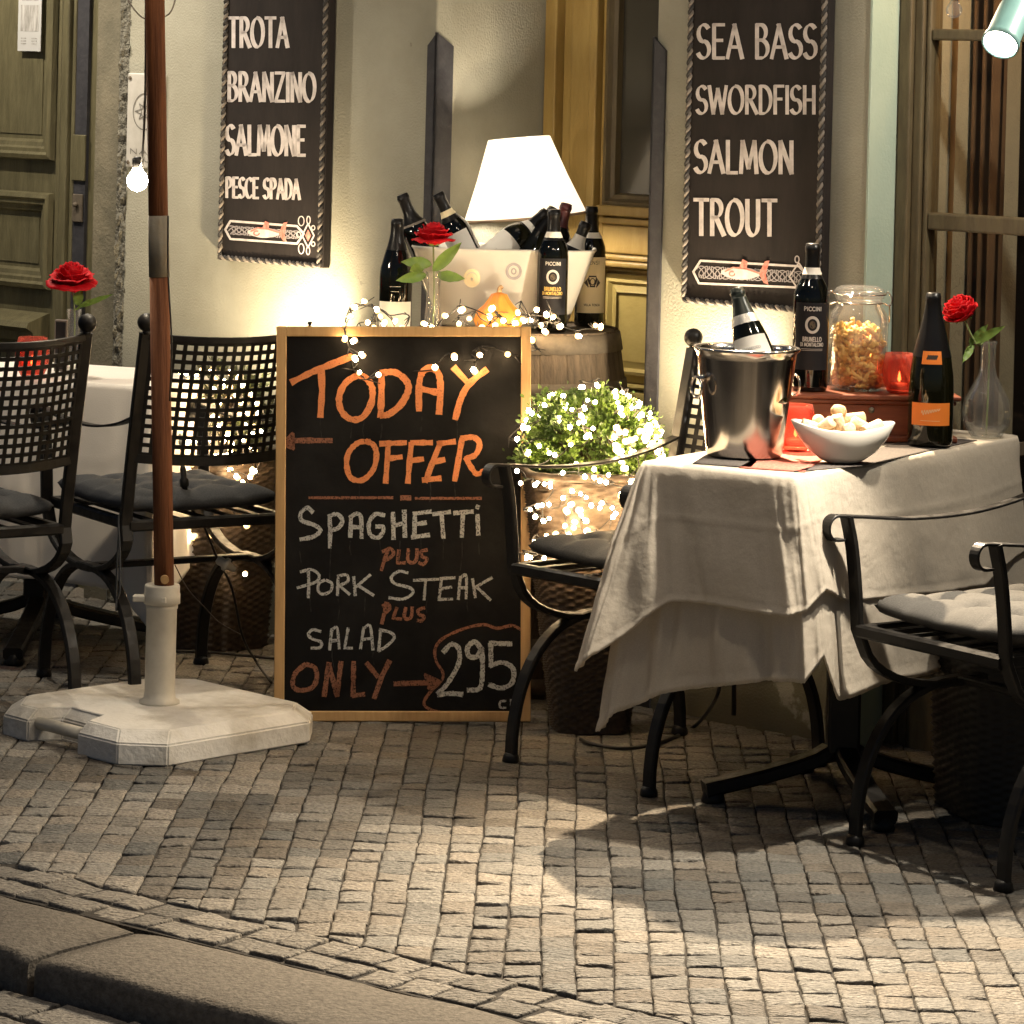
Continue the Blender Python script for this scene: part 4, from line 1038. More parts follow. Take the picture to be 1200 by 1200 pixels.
chalkpart('white_lettering', M['chalk_white'], [(4.9,q2(L)) for L in (
  sm([(185,80),(160,60),(130,85),(135,120),(190,140),(222,165),(190,195),(130,208)]),
  [(265,100),(268,170),(266,245)],sm([(262,100),(300,90),(325,120),(305,155),(268,165)]),
  [(362,195),(365,100)],sm([(362,105),(390,88),(412,105),(415,200)]),[(368,150),(412,152)],
  sm([(520,95),(480,90),(450,130),(455,185),(490,200),(515,175),(515,150),(485,148)]),
  [(562,85),(565,205)],[(615,75),(618,195)],[(565,145),(618,130)],
  [(665,85),(662,200)],[(660,88),(738,78)],[(662,138),(715,130)],[(652,198),(730,188)],
  [(752,90),(828,80)],[(790,88),(798,200)],[(850,85),(935,78)],[(890,85),(885,195)],[(958,95),(962,185)],[(955,55),(962,58)])] +
  [(3.4,q2(L)) for L in (
  [(165,355),(168,420),(165,480)],sm([(130,360),(180,350),(215,375),(205,405),(150,425),(115,435)]),
  sm([(240,400),(215,415),(212,450),(235,465),(270,450),(275,415),(250,400)]),[(305,380),(302,470)],sm([(305,380),(345,375),(350,405),(310,425)]),[(310,425),(358,465)],[(378,385),(385,470)],[(455,375),(390,430)],[(400,425),(470,470)],
  sm([(630,365),(590,358),(555,385),(570,415),(640,435),(655,460),(610,488),(545,482)]),
  [(660,400),(775,395)],[(715,400),(708,490)],[(790,390),(778,490)],[(785,392),(852,388)],[(785,440),(835,432)],[(775,490),(840,488)],
  [(868,488),(878,385)],sm([(878,388),(905,380),(905,485)]),[(875,435),(905,435)],[(935,395),(948,480)],[(1025,388),(945,435)],[(955,432),(1018,492)],
  sm([(222,640),(185,632),(165,655),(185,675),(225,690),(220,715),(180,718)]),[(265,725),(275,630)],sm([(275,632),(300,625),(310,720)]),[(270,685),(308,680)],[(352,625),(335,718),(370,718)],[(410,720),(425,622)],sm([(425,625),(455,615),(468,725)]),[(415,678),(462,672)],[(505,630),(495,730)],sm([(500,632),(550,645),(568,670),(530,710),(495,730)]))] +
  [(5.6,q2(L)) for L in (sm([(800,735),(835,700),(870,720),(870,790),(820,880),(775,930)]),[(775,935),(840,930),(885,935)],
  sm([(975,720),(945,688),(912,715),(918,755),(955,758),(978,720)]),sm([(978,720),(982,820),(970,905),(915,915)]),
  [(1115,698),(1018,695)],[(1020,700),(1022,800)],sm([(1020,800),(1075,785),(1125,815),(1120,880),(1070,905),(1015,890)]))] +
  [(2.6,q2(L)) for L in (sm([(1090,965),(1065,970),(1065,995),(1090,998)]),[(1115,960),(1116,1002)])])

rl = random.Random(77); drips = []
for u, v0, v1 in [(376,490,512),(412,494,508),(426,494,516),(447,491,512),(494,488,504),(536,492,512),(420,566,580),(505,566,582),(533,566,578),(352,634,652),(387,640,676),(410,634,650),(446,634,648),(468,634,654),(494,632,652),(519,632,658),(541,632,668),(562,630,646),(364,702,716),(397,702,722),(427,700,718),(500,704,716),(548,702,716),(390,762,778),(437,764,776)]:
    drips.append((1.1+.5*rl.random(), [(u+rl.uniform(-1,1),v0),(u+rl.uniform(-1.2,1.2),(v0+v1)/2),(u+rl.uniform(-1.5,1.5),v1+rl.uniform(0,8))]))
chalkpart('chalk_drip', M['chalk_faint'], drips, key=lambda x, y: 0)
# ================================================================== LAMPS (each carries its own light)
def spot_lamp(label, face, toward, energy, angle, blend, col=(1,.88,.71), L=.115, r0=.034, r1=.024, name='spotlight', mtl='lamp_teal', size=.02, stalk=None):
    face = Vector(face); d = (Vector(toward)-face).normalized()
    root = thing(name, label, 'spotlight', face, 0)
    q = (-d).to_track_quat('Z','Y'); root.rotation_mode = 'QUATERNION'; root.rotation_quaternion = q   # local +z points backwards out of the lamp
    b = MB(); b.lathe([(r0*.93,.004),(r0,-.002),(r0*1.06,0),(r0*1.04,.012),(r0*.97,.02),(r1*1.08,L*.75),(r1,L*.9),(r1*.6,L),(.004,L+.003)], 28, cap0=False); b.build('housing', M[mtl], root)
    b = MB(); b.lathe([(r0*.92,.0045),(r0*.6,.0005),(.0005,-.001)], 28, cap0=False, cap1=False); b.build('lamp_glass', M['lamp_face'], root)
    if stalk:
        qi = q.inverted(); b = MB(); b.tube(catmull([Vector((0,0,L*.8))] + [qi @ (Vector(p)-face) for p in stalk], 6), .006, 8); b.build('arm', M['cable'], root)
    ld = bpy.data.lights.new(name, 'SPOT'); ld.energy = energy; ld.spot_size = math.radians(angle); ld.spot_blend = blend; ld.color = col; ld.shadow_soft_size = size
    lo = bpy.data.objects.new('lamp_light', ld); C.objects.link(lo); lo.parent = root; lo.location = (0,0,-.012)
    return root
WP = lambda t, s, z: wall_to_world((t, s, z))
f1 = at(1172,52,6.62)
spot_lamp('teal spotlight glowing at top right in front of the window', f1, f1 + Vector((-.30,-.55,-.55)), E_A, 140, .35, L=.13, r0=.035, r1=.03, stalk=[at(1215,-40,6.8), at(1225,-80,6.85), WP(TW1-.4,-.02,2.15)])
spot_lamp('spotlight on the wall above the barrel, out of the photo', (.50,7.86,2.06), (.72,5.92,0), E_B, 70, 1.0, col=(1,.79,.54), stalk=[(.53,7.95,2.2),(.55,8.00,2.15)])
spot_lamp('spotlight on the wall above the left table, out of the photo', WP(-.45,-.42,2.35), WP(-.15,-1.0,0), E_C, 125, .6, stalk=[WP(-.45,-.3,2.45), WP(-.45,-.01,2.4)])
spot_lamp('small black uplight behind the chalkboard', at(338,440,8.78), onw(335,330), E_D, 125, 1.0, L=.06, r0=.02, r1=.018, name='uplight', mtl='cable', stalk=[at(338,520,8.80),at(338,742,8.82)], col=(1,.80,.52))
spot_lamp('small black uplight behind the steel bucket', at(862,505,7.86), onw(812,330), E_E, 125, 1.0, L=.06, r0=.02, r1=.018, name='uplight', mtl='cable', stalk=[at(862,560,7.88),at(860,838,7.9)], col=(1,.82,.56))
spot_lamp('spotlight on the wall right of the window, out of the photo', WP(3.12,-.22,2.15), (.70,7.25,.65), E_F, 120, .5, col=(1,.90,.74), stalk=[WP(3.14,-.15,2.3), WP(3.15,-.01,2.3)])
spot_lamp('unseen spotlight added to light the olive door', WP(-1.15,-.62,2.3), WP(-1.12,-.02,.7), E_G, 110, .7, stalk=[WP(-1.15,-.5,2.42), WP(-1.15,-.0,2.4)])  # added lamp, only brightens the door leaf
def hang_bulb(label, p, r, lit, cab, gm='globe'):
    root = thing('hanging_bulb', label, 'light bulb', p, 0, 'bulbs of the overhead light string')
    b = MB(); b.lathe([(.0005,-r),(r*.5,-r*.87),(r*.87,-r*.5),(r,0),(r*.9,r*.45),(r*.62,r*.85),(r*.45,r*1.15),(r*.42,r*1.3)], 20, cap0=False, cap1=False); b.build('globe', M[gm] if lit else M['clear_glass'], root)
    b = MB(); b.lathe([(r*.46,r*1.2),(r*.55,r*1.25),(r*.55,r*2.1),(r*.2,r*2.3)], 14); b.build('socket', M['cable'], root)
    b = MB(); b.tube(catmull([Vector((0,0,r*2.2))]+[Vector(q)-Vector(p) for q in cab],6), .0028, 6); b.build('cord', M['cable'], root)
    return root
pbulb = at(161,212,7.95)
hang_bulb('glowing globe bulb hanging beside the wooden pole below the plaque', pbulb, .0245, True, [at(166,190,7.92), at(170,120,7.85), at(171,0,7.80), at(172,-260,7.76)])
b_ = hang_bulb('clear unlit bulb hanging in front of the window at top right', at(1118,12,6.6), .016, False, [at(1117,-30,6.6), at(1112,-160,6.6)])
for lab, q in (('leftmost bulb of the overhead string, out of the photo', (-1.0,7.25,2.2)), ('middle bulb of the overhead string, out of the photo', (.02,6.42,2.2)), ('rightmost bulb of the overhead string, out of the photo', (.62,6.02,2.25))):
    hang_bulb(lab, Vector(q), .030, True, [Vector(q)+Vector((0,0,.12)), Vector(q)+Vector((-.05,.03,.2))], 'globe_high')
o = thing('cable_loop', 'thin cable looping behind the wooden pole at the top edge', 'cable', (BC.x,BC.y,1.6))
b = MB(); b.tube(catmull([at(146,-6,7.76)-o.location, at(158,12,7.76)-o.location, at(170,22,7.76)-o.location, at(188,21,7.77)-o.location, at(200,14,7.76)-o.location, at(207,-6,7.76)-o.location],6), .0018, 6); b.build('cord', M['rope_light'], o)
o = thing('pole_cable', 'black cable running down the wooden pole to the stone pavement', 'cable', (BC.x,BC.y,0))
g = lambda u,v,D=7.70: at(u,v,D)-Vector((BC.x,BC.y,0))
b = MB(); b.tube(catmull([g(197,253),g(197,320),g(201,400),g(199,470)],6), .0022, 6); b.build('cord', M['cable'], o)

rl_ = WP(TW0+.50, YW+.12, 1.98)
rt = thing('room_fill_lamp', 'unseen globe added inside the room to light the curtains', 'fill light', rl_)  # added lamp, brightens the curtain fronts behind the glass
b = MB(); b.sphere((0,0,0), .06, 20, 14); b.build('globe', M['room_fill_globe'], rt); b = MB(); b.tube([(0,0,.06),(0,0,.55)], .004, 8); b.build('cord', M['cable'], rt)
# ================================================================== BARREL GROUP
BRL = Vector((.05, 8.5, 0)); BZ = .885
br_ = thing('barrel', 'old oak barrel standing in the doorway behind the chalkboard', 'barrel', BRL)
rad = lambda z: .232 + .040*(1-((z-.44)/.44)**2)
b = MB(); nst = 22; rows = []
for k in range(25):
    z = BZ*k/24; r = []
    for s in range(nst):
        for q, dr in ((.0,-.0022),(.05,0),(.5,.001),(.95,0)):
            a = 2*PI*(s+q)/nst; R = rad(z)+dr+.0015*math.sin(s*7.1); r.append((R*math.cos(a),R*math.sin(a),z))
    rows.append(r)
b.grid(rows, 0, False, closed=True); b.build('stave', M['oak'], br_)
b = MB(); b.lathe([(.222,BZ-.004),(.0005,BZ-.002)], 40, cap0=False, cap1=False); b.build('barrel_head', M['oak'], br_)
for z0, z1 in ((.835,.880),(.735,.765),(.575,.605),(.28,.31),(.11,.15),(.01,.05)):
    b = MB(); b.lathe([(rad(z0)+.001,z0),(rad(z0)+.0045,z0+.001),(rad(z1)+.0045,z1-.001),(rad(z1)+.001,z1)], 56, cap0=False, cap1=False); b.build('hoop', M['hoop'], br_)
st = thing('stool', 'high stool mostly hidden behind the chalkboard beside the barrel', 'stool', (-.30,8.29,0))
b = MB(); b.lathe([(.14,.84),(.15,.846),(.15,.858),(.145,.862)], 32); b.build('seat', M['oak'], st)
for k in range(4):
    a = PI/4+k*PI/2; b = MB(); b.tube([(.08*math.cos(a),.08*math.sin(a),.84),(.115*math.cos(a),.115*math.sin(a),.0)], .013, 8); b.build('leg', M['oak'], st)
TUB = Vector((-.008, 8.505, BZ-.002))
tub = thing('wine_tub', 'frosted white plastic wine tub full of bottles on the barrel', 'ice tub', TUB)
b = MB(); SE = 3.2; sgn = lambda v, e: math.copysign(abs(v)**e, v)
b.grid([[(r*sgn(math.cos(2*PI*k/96),2/SE), r*.58*sgn(math.sin(2*PI*k/96),2/SE), z) for k in range(96)] for r, z in [(.0005,.004),(.155,.004),(.163,.012),(.226,.190),(.231,.196),(.229,.200),(.224,.197),(.160,.018),(.152,.010),(.0005,.010)]], closed=True); b.build('shell', M['tub_plastic'], tub)
def tubmp(u, v):
    # on the sloping front of the tub
    p = at(u,v,8.40) - TUB; r = .163+.063*(p.z-.012)/.178; y = -.58*r*max(.001, 1-(abs(p.x)/r)**SE)**(1/SE) - .0012
    p = at(u,v,TUB.y+y) - TUB; return Vector((p.x,y,p.z))
b = MB(); ribbon(b, arc(602,318,8,8.5,0,360,30), 3.2, tubmp); ribbon(b, arc(602,318,2.6,3.2,0,360,12), 1.6, tubmp); b.build('printed_ring', M['grey_paint'], tub)
b = MB(); ribbon(b, arc(553,326,9,10,0,360,30), 1.6, tubmp); ribbon(b, arc(553,327,4,4.5,0,360,14), 5, tubmp); ribbon(b, arc(553,326,7.6,8.4,0,360,24), 2.0, tubmp); b.build('printed_seal', M['label_cream'], tub)

PROF = {
 'bordeaux': [(.0005,.006),(.026,.004),(.033,0),(.0365,.004),(.0375,.012),(.0380,.186),(.0368,.200),(.031,.216),(.0215,.232),(.0160,.246),(.0146,.256),(.0142,.300)],
 'burgundy': [(.0005,.006),(.028,.004),(.036,0),(.0395,.004),(.0405,.012),(.0405,.145),(.038,.170),(.030,.200),(.021,.228),(.0160,.250),(.0146,.270),(.0142,.288)],
 'sparkling': [(.0005,.008),(.030,.005),(.041,0),(.0462,.004),(.0478,.014),(.0478,.110),(.0462,.145),(.0405,.185),(.0310,.225),(.0225,.258),(.0172,.284),(.0150,.304),(.0145,.318)],
}
def patch(b, rf, z0, z1, half, mi=0, n=18, off=.0006, top=None):
    rows = []
    for k in range(7):
        z = z0+(z1-z0)*k/6; rows.append([((rf(z)+off)*math.sin(-half+2*half*i/n), -(rf(z)+off)*math.cos(-half+2*half*i/n), z if top is None or k<6 else z+top(i/n)) for i in range(n+1)])
    b.grid(rows, mi)
def radius_fn(kind):
    P = PROF[kind][2:]
    def f(z):
        for (r0,z0),(r1,z1) in zip(P,P[1:]):
            if z0 <= z <= z1: return r0+(r1-r0)*(z-z0)/max(1e-6,z1-z0)
        return P[-1][0]
    return f
def bottle(label, kind, p, glassm='bottle_black', foil='foil_black', foil_len=.075, h=1.0, axis=None, spin=0.0, labels=(), band=None, group=None):
    root = thing('bottle', label, 'wine bottle', p, spin, group)
    root.scale = (1,1,1)
    if axis is not None:
        root.rotation_mode = 'QUATERNION'
        zq = Vector(axis).normalized(); yq = (Vector((0,1,0)) - zq*zq.y).normalized(); xq = yq.cross(zq)
        root.rotation_quaternion = Matrix((xq,yq,zq)).transposed().to_quaternion() @ Quaternion((0,0,1), spin)
    pr = [(r*(1 if h==1 else .5+.5*h), z*h) for r,z in PROF[kind]]; H = pr[-1][1]; rf0 = radius_fn(kind); rf = lambda z: rf0(z/h)*(1 if h==1 else .5+.5*h)
    b = MB(); b.lathe(pr, 36, cap0=False); b.build('glass', M[glassm], root)
    b = MB(); fp = [(rf(z)+.0006, z) for z in [H-foil_len+foil_len*k/8 for k in range(9)]]
    fp = fp[:-2] + [(rf(H)+.0014,H-.016),(rf(H)+.0020,H-.013),(rf(H)+.0020,H-.006),(rf(H)+.0008,H-.005),(rf(H)+.0006,H),(rf(H)-.003,H+.0012)]
    b.lathe(fp, 28, cap0=False); b.build('foil', M[foil], root)
    if band:
        b = MB(); z0, z1, m = band; patch(b, lambda z: rf(z)+.0007, z0*h, z1*h, 2.6, n=26); b.build('neck_band', M[m], root)
    for z0, z1, half, m, deco in labels:
        b = MB(); patch(b, rf, z0*h, z1*h, half); lb = b.build('label', M[m], root)
        if deco:
            R = rf((z0+z1)/2*h)+.0013
            mp = lambda x, y: Vector((R*math.sin(x/R), -R*math.cos(x/R), y*h))
            deco(lb, mp)
    return root
def d_brunello(lb, mp):
    b = MB(); write(b, 'PICCINI', -.019, .019, .1735, .1655, .0017, mp); ribbon(b, arc(0,.137,.0135,.0150,0,360,34), .0055, mp)
    ribbon(b, [(-.024,.088),(.024,.088)], .0008, mp); ribbon(b, [(-.024,.085),(.024,.085)], .0006, mp); b.build('print', M['ink_pale'], lb)
    b = MB(); write(b, 'BRUNELLO', -.021, .021, .112, .1035, .0017, mp); write(b, 'DI MONTALCINO', -.026, .026, .1005, .0935, .0014, mp)
    b.build('lettering', M['ink_gold'] if lb.parent.get('gold') else M['ink_pale'], lb)
    b = MB(); ribbon(b, [(-.003,.141),(.004,.133)], .006, mp); ribbon(b, arc(0,.137,.0052,.0065,0,360,16), .0022, mp); b.build('crest', M['oak'], lb)
def d_crest(lb, mp):
    b = MB()
    write(b, 'SENSI', -.017, .017, .1660, .1570, .0011, mp)
    for sx in (-1,1):
        for k in range(5): ribbon(b, [(sx*(.005+.003*k),.104+.004*math.sin(k*2.1)),(sx*(.010+.0025*k),.124-.003*k)], .0030, mp)
    ribbon(b, [(-.006,.102),(.006,.102)], .004, mp); ribbon(b, [(-.009,.127),(.009,.127)], .0035, mp); ribbon(b, arc(0,.114,.006,.008,0,360,14), .0022, mp)
    write(b, 'VILLA TOSCA', -.021, .021, .058, .053, .0011, mp); b.build('print', M['ink'], lb)
def d_plain(lb, mp):
    b = MB(); ribbon(b, [(-.014,.125),(.014,.125)], .0010, mp); ribbon(b, [(-.011,.113),(.009,.113)], .0008, mp); b.build('print', M['ink_pale'], lb)
def d_orange(lb, mp):
    b = MB(); 
    pts = [( -.020+.0010*k, .071+.0055*math.sin(k*1.15)*(1-k/60)+.0002*k) for k in range(41)]
    ribbon(b, pts, .0011, mp); ribbon(b, [(-.022,.055),(.020,.055)], .0007, mp); b.build('script', M['label_cream'], lb)
def d_crestblack(lb, mp):
    b = MB(); 
    for k in range(6): ribbon(b, [(-.010+.0036*k,.183),(-.007+.0036*k,.190)], .0042, mp)
    b.build('crest', M['ink'], lb)
def d_champ(lb, mp):
    b = MB(); write(b, 'PROSECCO', -.020, .020, .156, .150, .0012, mp); b.build('print', M['grey_paint'], lb)

pA = atz(646,388,BZ); 
B1 = bottle('dark wine bottle with black round-seal label at the front right on the barrel', 'bordeaux', (pA.x, pA.y, BZ-.002), band=(.232,.246,'label_white'), spin=.0,
   labels=[(.045,.182,1.0,'label_black',None)])
B1['gold'] = 1
lb = [c for c in B1.children if c.name.startswith('label')][0]
R_ = .0393; d_brunello(lb, lambda x,y: Vector((R_*math.sin(x/R_), -R_*math.cos(x/R_), y)))
pB = atz(690,381,BZ); bottle('wine bottle with cream crest label at the right edge of the barrel', 'bordeaux', (pB.x, pB.y, BZ-.002), 'bottle_green', 'foil_black', .06, spin=.15, band=(.222,.236,'label_white'), labels=[(.035,.175,1.15,'label_cream',d_crest)])
p = Vector((-.271,8.37,.862)); bottle('dark wine bottle with plain white label left of the rose vase behind the chalkboard', 'burgundy', p, labels=[(.02,.088,1.2,'label_white',d_plain)])
def tub_bottle(label, ut, vt, ub, vb, Dt, Db, kind='bordeaux', h=.96, **kw):
    t = at(ut,vt,Dt); q = at(ub,vb,Db); ax = (t-q).normalized(); bottle(label, kind, t-ax*(.300*h), h=h, axis=ax, group='wine bottles in the white tub', **kw)
tub_bottle('leftmost tilted wine bottle in the white tub, all black neck', 471,228,500,300, 8.50,8.50, band=(.215,.221,'rope_light'), spin=.3)
tub_bottle('wine bottle leaning left in the white tub with white neck band', 513,227,549,300, 8.51,8.51, band=(.236,.252,'label_cream'), labels=[(.08,.19,1.1,'label_white',d_plain)], spin=-.3)
tub_bottle('wine bottle lying to the left in the white tub with large white label', 641,249,588,292, 8.53,8.49, 'bordeaux', glassm='bottle_green', band=(.228,.246,'label_white'), labels=[(.075,.178,1.5,'label_white',d_plain)], spin=0)
tub_bottle('black capped wine bottle in the middle of the white tub beneath the lamp', 652,240,618,300, 8.54,8.50, 'burgundy', glassm='bottle_green')
tub_bottle('wine bottle with reddish foil standing steep in the white tub', 664,239,649,300, 8.56,8.54, foil='foil_red', foil_len=.062)
tub_bottle('rightmost wine bottle leaning right in the white tub with pale neck label', 687,261,662,320, 8.50,8.50, band=(.225,.262,'label_white'), h=.9)

# table lamp
LP = Vector((.072,8.69,BZ-.002))
lamp = thing('table_lamp', 'lit table lamp with large white cone shade behind the bottles', 'table lamp', LP, 0); lamp.rotation_euler = (0,-.105,0)
zb, zt_ = 1.150-LP.z, 1.352-LP.z
b = MB(); b.lathe([(.055,0),(.057,.006),(.03,.018),(.014,.03),(.018,.07),(.026,.10),(.018,.15),(.009,.18),(.007,zb+.06)], 24); b.build('stand', M['hoop'], lamp)
b = MB(); n = 48
b.lathe([(.157,zb),(.1555,zb+.003),(.116,zb+.10),(.080,zt_-.002),(.0785,zt_),(.077,zt_-.002),(.113,zb+.10),(.1535,zb+.002)], n, cap0=False, cap1=False); b.build('lamp_shade', M['shade'], lamp)
b = MB(); b.lathe([(.1555,zb-.002),(.1585,zb-.001),(.1580,zb+.005),(.1565,zb+.005)], n, cap0=False, cap1=False); b.build('shade_trim', M['shade_trim'], lamp)
b = MB(); b.lathe([(.0005,zb+.135),(.02,zb+.12),(.028,zb+.095),(.02,zb+.06),(.012,zb+.05)], 16, cap0=False); b.build('bulb', M['lamp_bulb'], lamp)

# gourd
p = at(584,376,8.305); gd = thing('gourd', 'small orange ornamental gourd among the fairy lights on the barrel', 'gourd', (p.x,p.y,BZ-.002))
b = MB(); rows = []
for r, z in [(.0005,.004),(.03,0),(.05,.012),(.057,.030),(.050,.052),(.034,.068),(.024,.082),(.018,.094),(.0005,.100)]:
    rows.append([(r*(1+.07*math.cos(8*a))*math.cos(a), r*(1+.07*math.cos(8*a))*math.sin(a), z) for a in [2*PI*k/64 for k in range(64)]])
b.grid(rows, closed=True); b.build('body', M['gourd'], gd)
b = MB(); b.tube(catmull([(0,0,.098),(.002,0,.108),(.008,0,.114)],4), [.006]*8+[.0045], 8); b.build('stalk', M['cork'], gd)

# ---- roses in glass vases
def rose(label, vase_label, base, mouth_z, bloom, prof, leaves, r=.030, tilt=(0,0,1), open_=1.0, curve=None, water=.05):
    v = thing('vase', vase_label, 'vase', base)
    b = MB(); b.lathe(prof, 32, cap0=False, cap1=False); b.build('glass', M['clear_glass'], v)
    rr = [q for q in prof if q[1] < water]
    b = MB(); b.lathe([(.0005,.004)]+[(max(.001,q[0]-.003), q[1]+.003) for q in rr]+[(.0005,rr[-1][1]+.003)], 24, cap0=False, cap1=False); b.build('water', M['water'], v)
    base = Vector(base); bloom = Vector(bloom)
    root = thing('rose', label, 'rose', base + Vector((0,0,.008)))
    O = root.location
    stem = catmull([Vector((0,0,.0)), Vector((.002,0,mouth_z*.5)), Vector((0,0,mouth_z-.008))] + ([Vector(c)-O for c in curve] if curve else []) + [bloom-O-Vector(tilt).normalized()*r*.7], 6)
    b = MB(); b.tube(stem, .0022, 7); b.build('stem', M['stem'], root)
    q = Vector(tilt).normalized().to_track_quat('Z','Y').to_matrix().to_4x4(); T = Matrix.Translation(bloom-O) @ q
    b = MB(); rl = random.Random(int(abs(bloom.x)*1e4))
    for ring, (n, rad_, lean, hh) in enumerate(((3,.20,.03,1.08),(4,.38,.10,1.05),(5,.60,.22,1.0),(6,.80,.38*open_,.92),(7,.96,.62*open_,.78),(6,1.0,.95*open_,.55))):
        for k in range(n):
            a0 = 2*PI*k/n + ring*.7 + rl.uniform(-.15,.15); wdt = 2*PI/n*.80; rows = []
            for i in range(8):
                t = i/7; row = []
                for j in range(9):
                    s = -1+j/4; a = a0 + s*wdt*(.35+.65*math.sin(min(1,t*1.25+.12)*PI/2))*(1-.35*t**3)
                    rr_ = r*rad_*(.30+.70*math.sin(t*PI/2)**.8) + r*lean*.42*t**2.4 + r*.05*rl.uniform(-1,1)*t
                    z = r*(-.75 + hh*1.35*t - lean*.38*t**3 - .10*s*s*t) + r*.16*t*noise.noise(Vector((a*2.6,t*2,ring*3.3))) - r*.10*max(0,t-.8)*5*(1 if ring>2 else 0)*.6
                    row.append(T @ Vector((rr_*math.cos(a), rr_*math.sin(a), z)))
                rows.append(row)
            b.grid(rows)
    fl = b.build('bloom', M['rose'], root, fix=False); md = fl.modifiers.new('thick','SOLIDIFY'); md.thickness = .0006
    b = MB()
    for k in range(5):
        a = 2*PI*k/5; P = [T @ Vector((r*x*math.cos(a), r*x*math.sin(a), r*z)) for x, z in ((.1,-.85),(.35,-.75),(.6,-.55),(.85,-.6))]
        side = T.to_3x3() @ Vector((-math.sin(a),math.cos(a),0)); rows = [[p-side*r*w for p,w in zip(P,(.1,.16,.1,.01))],[p+side*r*w for p,w in zip(P,(.1,.16,.1,.01))]]
        b.grid(rows)
    b.build('sepal', M['rose_leaf'], root, fix=False)
    for (p0, p1, w, droop) in leaves:
        p0, p1 = Vector(p0)-O, Vector(p1)-O; d = p1-p0; L = d.length; d.normalize()
        side = d.cross(Vector((0,-1,.25))).normalized(); nr = side.cross(d).normalized(); b = MB(); rows = []
        for i in range(13):
            t = i/12; wv = w*max(0,math.sin(PI*min(1,t**.85)))**.8*(1.02-t*.25)+.0002; c = p0 + d*L*t - Vector((0,0,droop*t*t)) 
            rows.append([c + side*wv*s + nr*(.22*wv*abs(s)+.002*math.sin(t*22)*abs(s)) for s in (-1,-.5,0,.5,1)])
        b.grid(rows); b.build('leaf', M['rose_leaf'], root, fix=False)
    return root
VASE_SLIM = [(.0005,.003),(.020,.0),(.024,.004),(.024,.02),(.021,.05),(.0165,.10),(.0160,.14),(.019,.165),(.0205,.170),(.0190,.169),(.0145,.14),(.0150,.10),(.019,.05),(.0205,.02),(.018,.010),(.0005,.009)]
VASE_BULB = [(.0005,.003),(.030,0),(.033,.004),(.050,.030),(.0555,.055),(.050,.085),(.034,.115),(.0205,.140),(.0165,.160),(.0165,.200),(.0205,.214),(.0190,.214),(.0145,.200),(.0145,.160),(.018,.140),(.031,.113),(.046,.085),(.051,.055),(.046,.032),(.028,.010),(.0005,.010)]
D_ = 8.25
rose('open red rose with three broad light green leaves behind the chalkboard', 'slim clear glass vase with rose behind the chalkboard, ringed by fairy lights', Vector((at(507,380,D_).x, D_, .862)), .17, at(508,273,D_),
     VASE_SLIM, [(at(507,318,D_),at(541,284,D_-.02),.017,0),(at(506,310,D_),at(470,305,D_-.02),.016,.004),(at(500,322,D_),at(464,329,D_-.03),.015,.0),(at(512,322,D_),at(545,327,D_-.02),.015,.0),(at(496,312,D_),at(480,318,D_-.06),.014,.0)], r=.038, open_=1.0)
VZ = ZTB+.007
p = Vector((1.062,7.50,VZ)); D_ = 7.47
rose('half closed red rose leaning left over the right end of the table', 'round bellied clear glass vase holding a rose at the right end of the table', p, .214, at(1124,361,D_),
     [], [], r=.1, curve=None) if False else rose('half closed red rose leaning left over the right end of the table', 'round bellied clear glass vase at the right end of the table', p, .214, at(1124,361,D_),
     VASE_BULB, [(at(1140,402,D_),at(1178,382,D_-.03),.011,0),(at(1139,400,D_),at(1158,380,D_-.01),.009,0),(at(1140,404,D_),at(1128,425,D_-.04),.009,0),(at(1139,405,D_),at(1136,396,D_-.05),.009,0)], r=.037, tilt=(-.45,-.25,.85), open_=.25, curve=[at(1147,405,D_),at(1138,392,D_)], water=.032)
D_ = 8.80
rose('wide open red rose on the table behind the left chairs', 'slim clear glass vase on the white table at left', Vector((at(86,410,D_).x, D_, .706)), .17, at(84,321,D_),
     VASE_SLIM, [(at(90,358,D_),at(95,335,D_-.02),.014,0),(at(93,360,D_),at(133,343,D_-.03),.008,.004),(at(88,364,D_),at(105,350,D_-.02),.004,.0)], r=.044, tilt=(0,-.25,1), open_=1.25)
# ---- the other things on the left table
p = at(38,420,8.72); 
def candle_glass(label, p, s=1.0, lit=True):
    root = thing('candle_glass', label, 'candle glass', p)
    b = MB(); b.lathe([(r*s,z*s) for r,z in [(.0005,.004),(.022,0),(.026,.003),(.036,.025),(.039,.048),(.036,.072),(.032,.088),(.0305,.088),(.034,.072),(.037,.048),(.034,.026),(.022,.008),(.0005,.009)]], 32, cap0=False, cap1=False); b.build('glass', M['red_glass'], root)
    b = MB(); b.lathe([(.018*s,.010*s),(.0185*s,.022*s),(.0005,.0215*s)], 20, cap1=False); b.build('candle', M['wax'], root)
    if lit: b = MB(); b.lathe([(.0005,.024*s),(.004*s,.030*s),(.0025*s,.040*s),(.0005,.048*s)], 10, cap0=False, cap1=False); b.build('flame', M['flame'], root)
    return root
candle_glass('red candle glass on the white table at left behind the perforated chair', Vector((at(38,420,8.74).x, 8.74, .706)), 1.15)
p = Vector((at(72,400,8.9).x, 8.9, .706)); mh = thing('menu_holder', 'small dark upright menu stand with pale edge beside the left vase', 'menu stand', p, -.3)
b = MB(); b.box((-.018,-.006,0),(.018,.006,.135), .002); b.build('frame', M['rope_light'], mh); b = MB(); b.box((-.0135,-.0075,.006),(.0135,-.0062,.129)); b.build('face', M['cable'], mh)

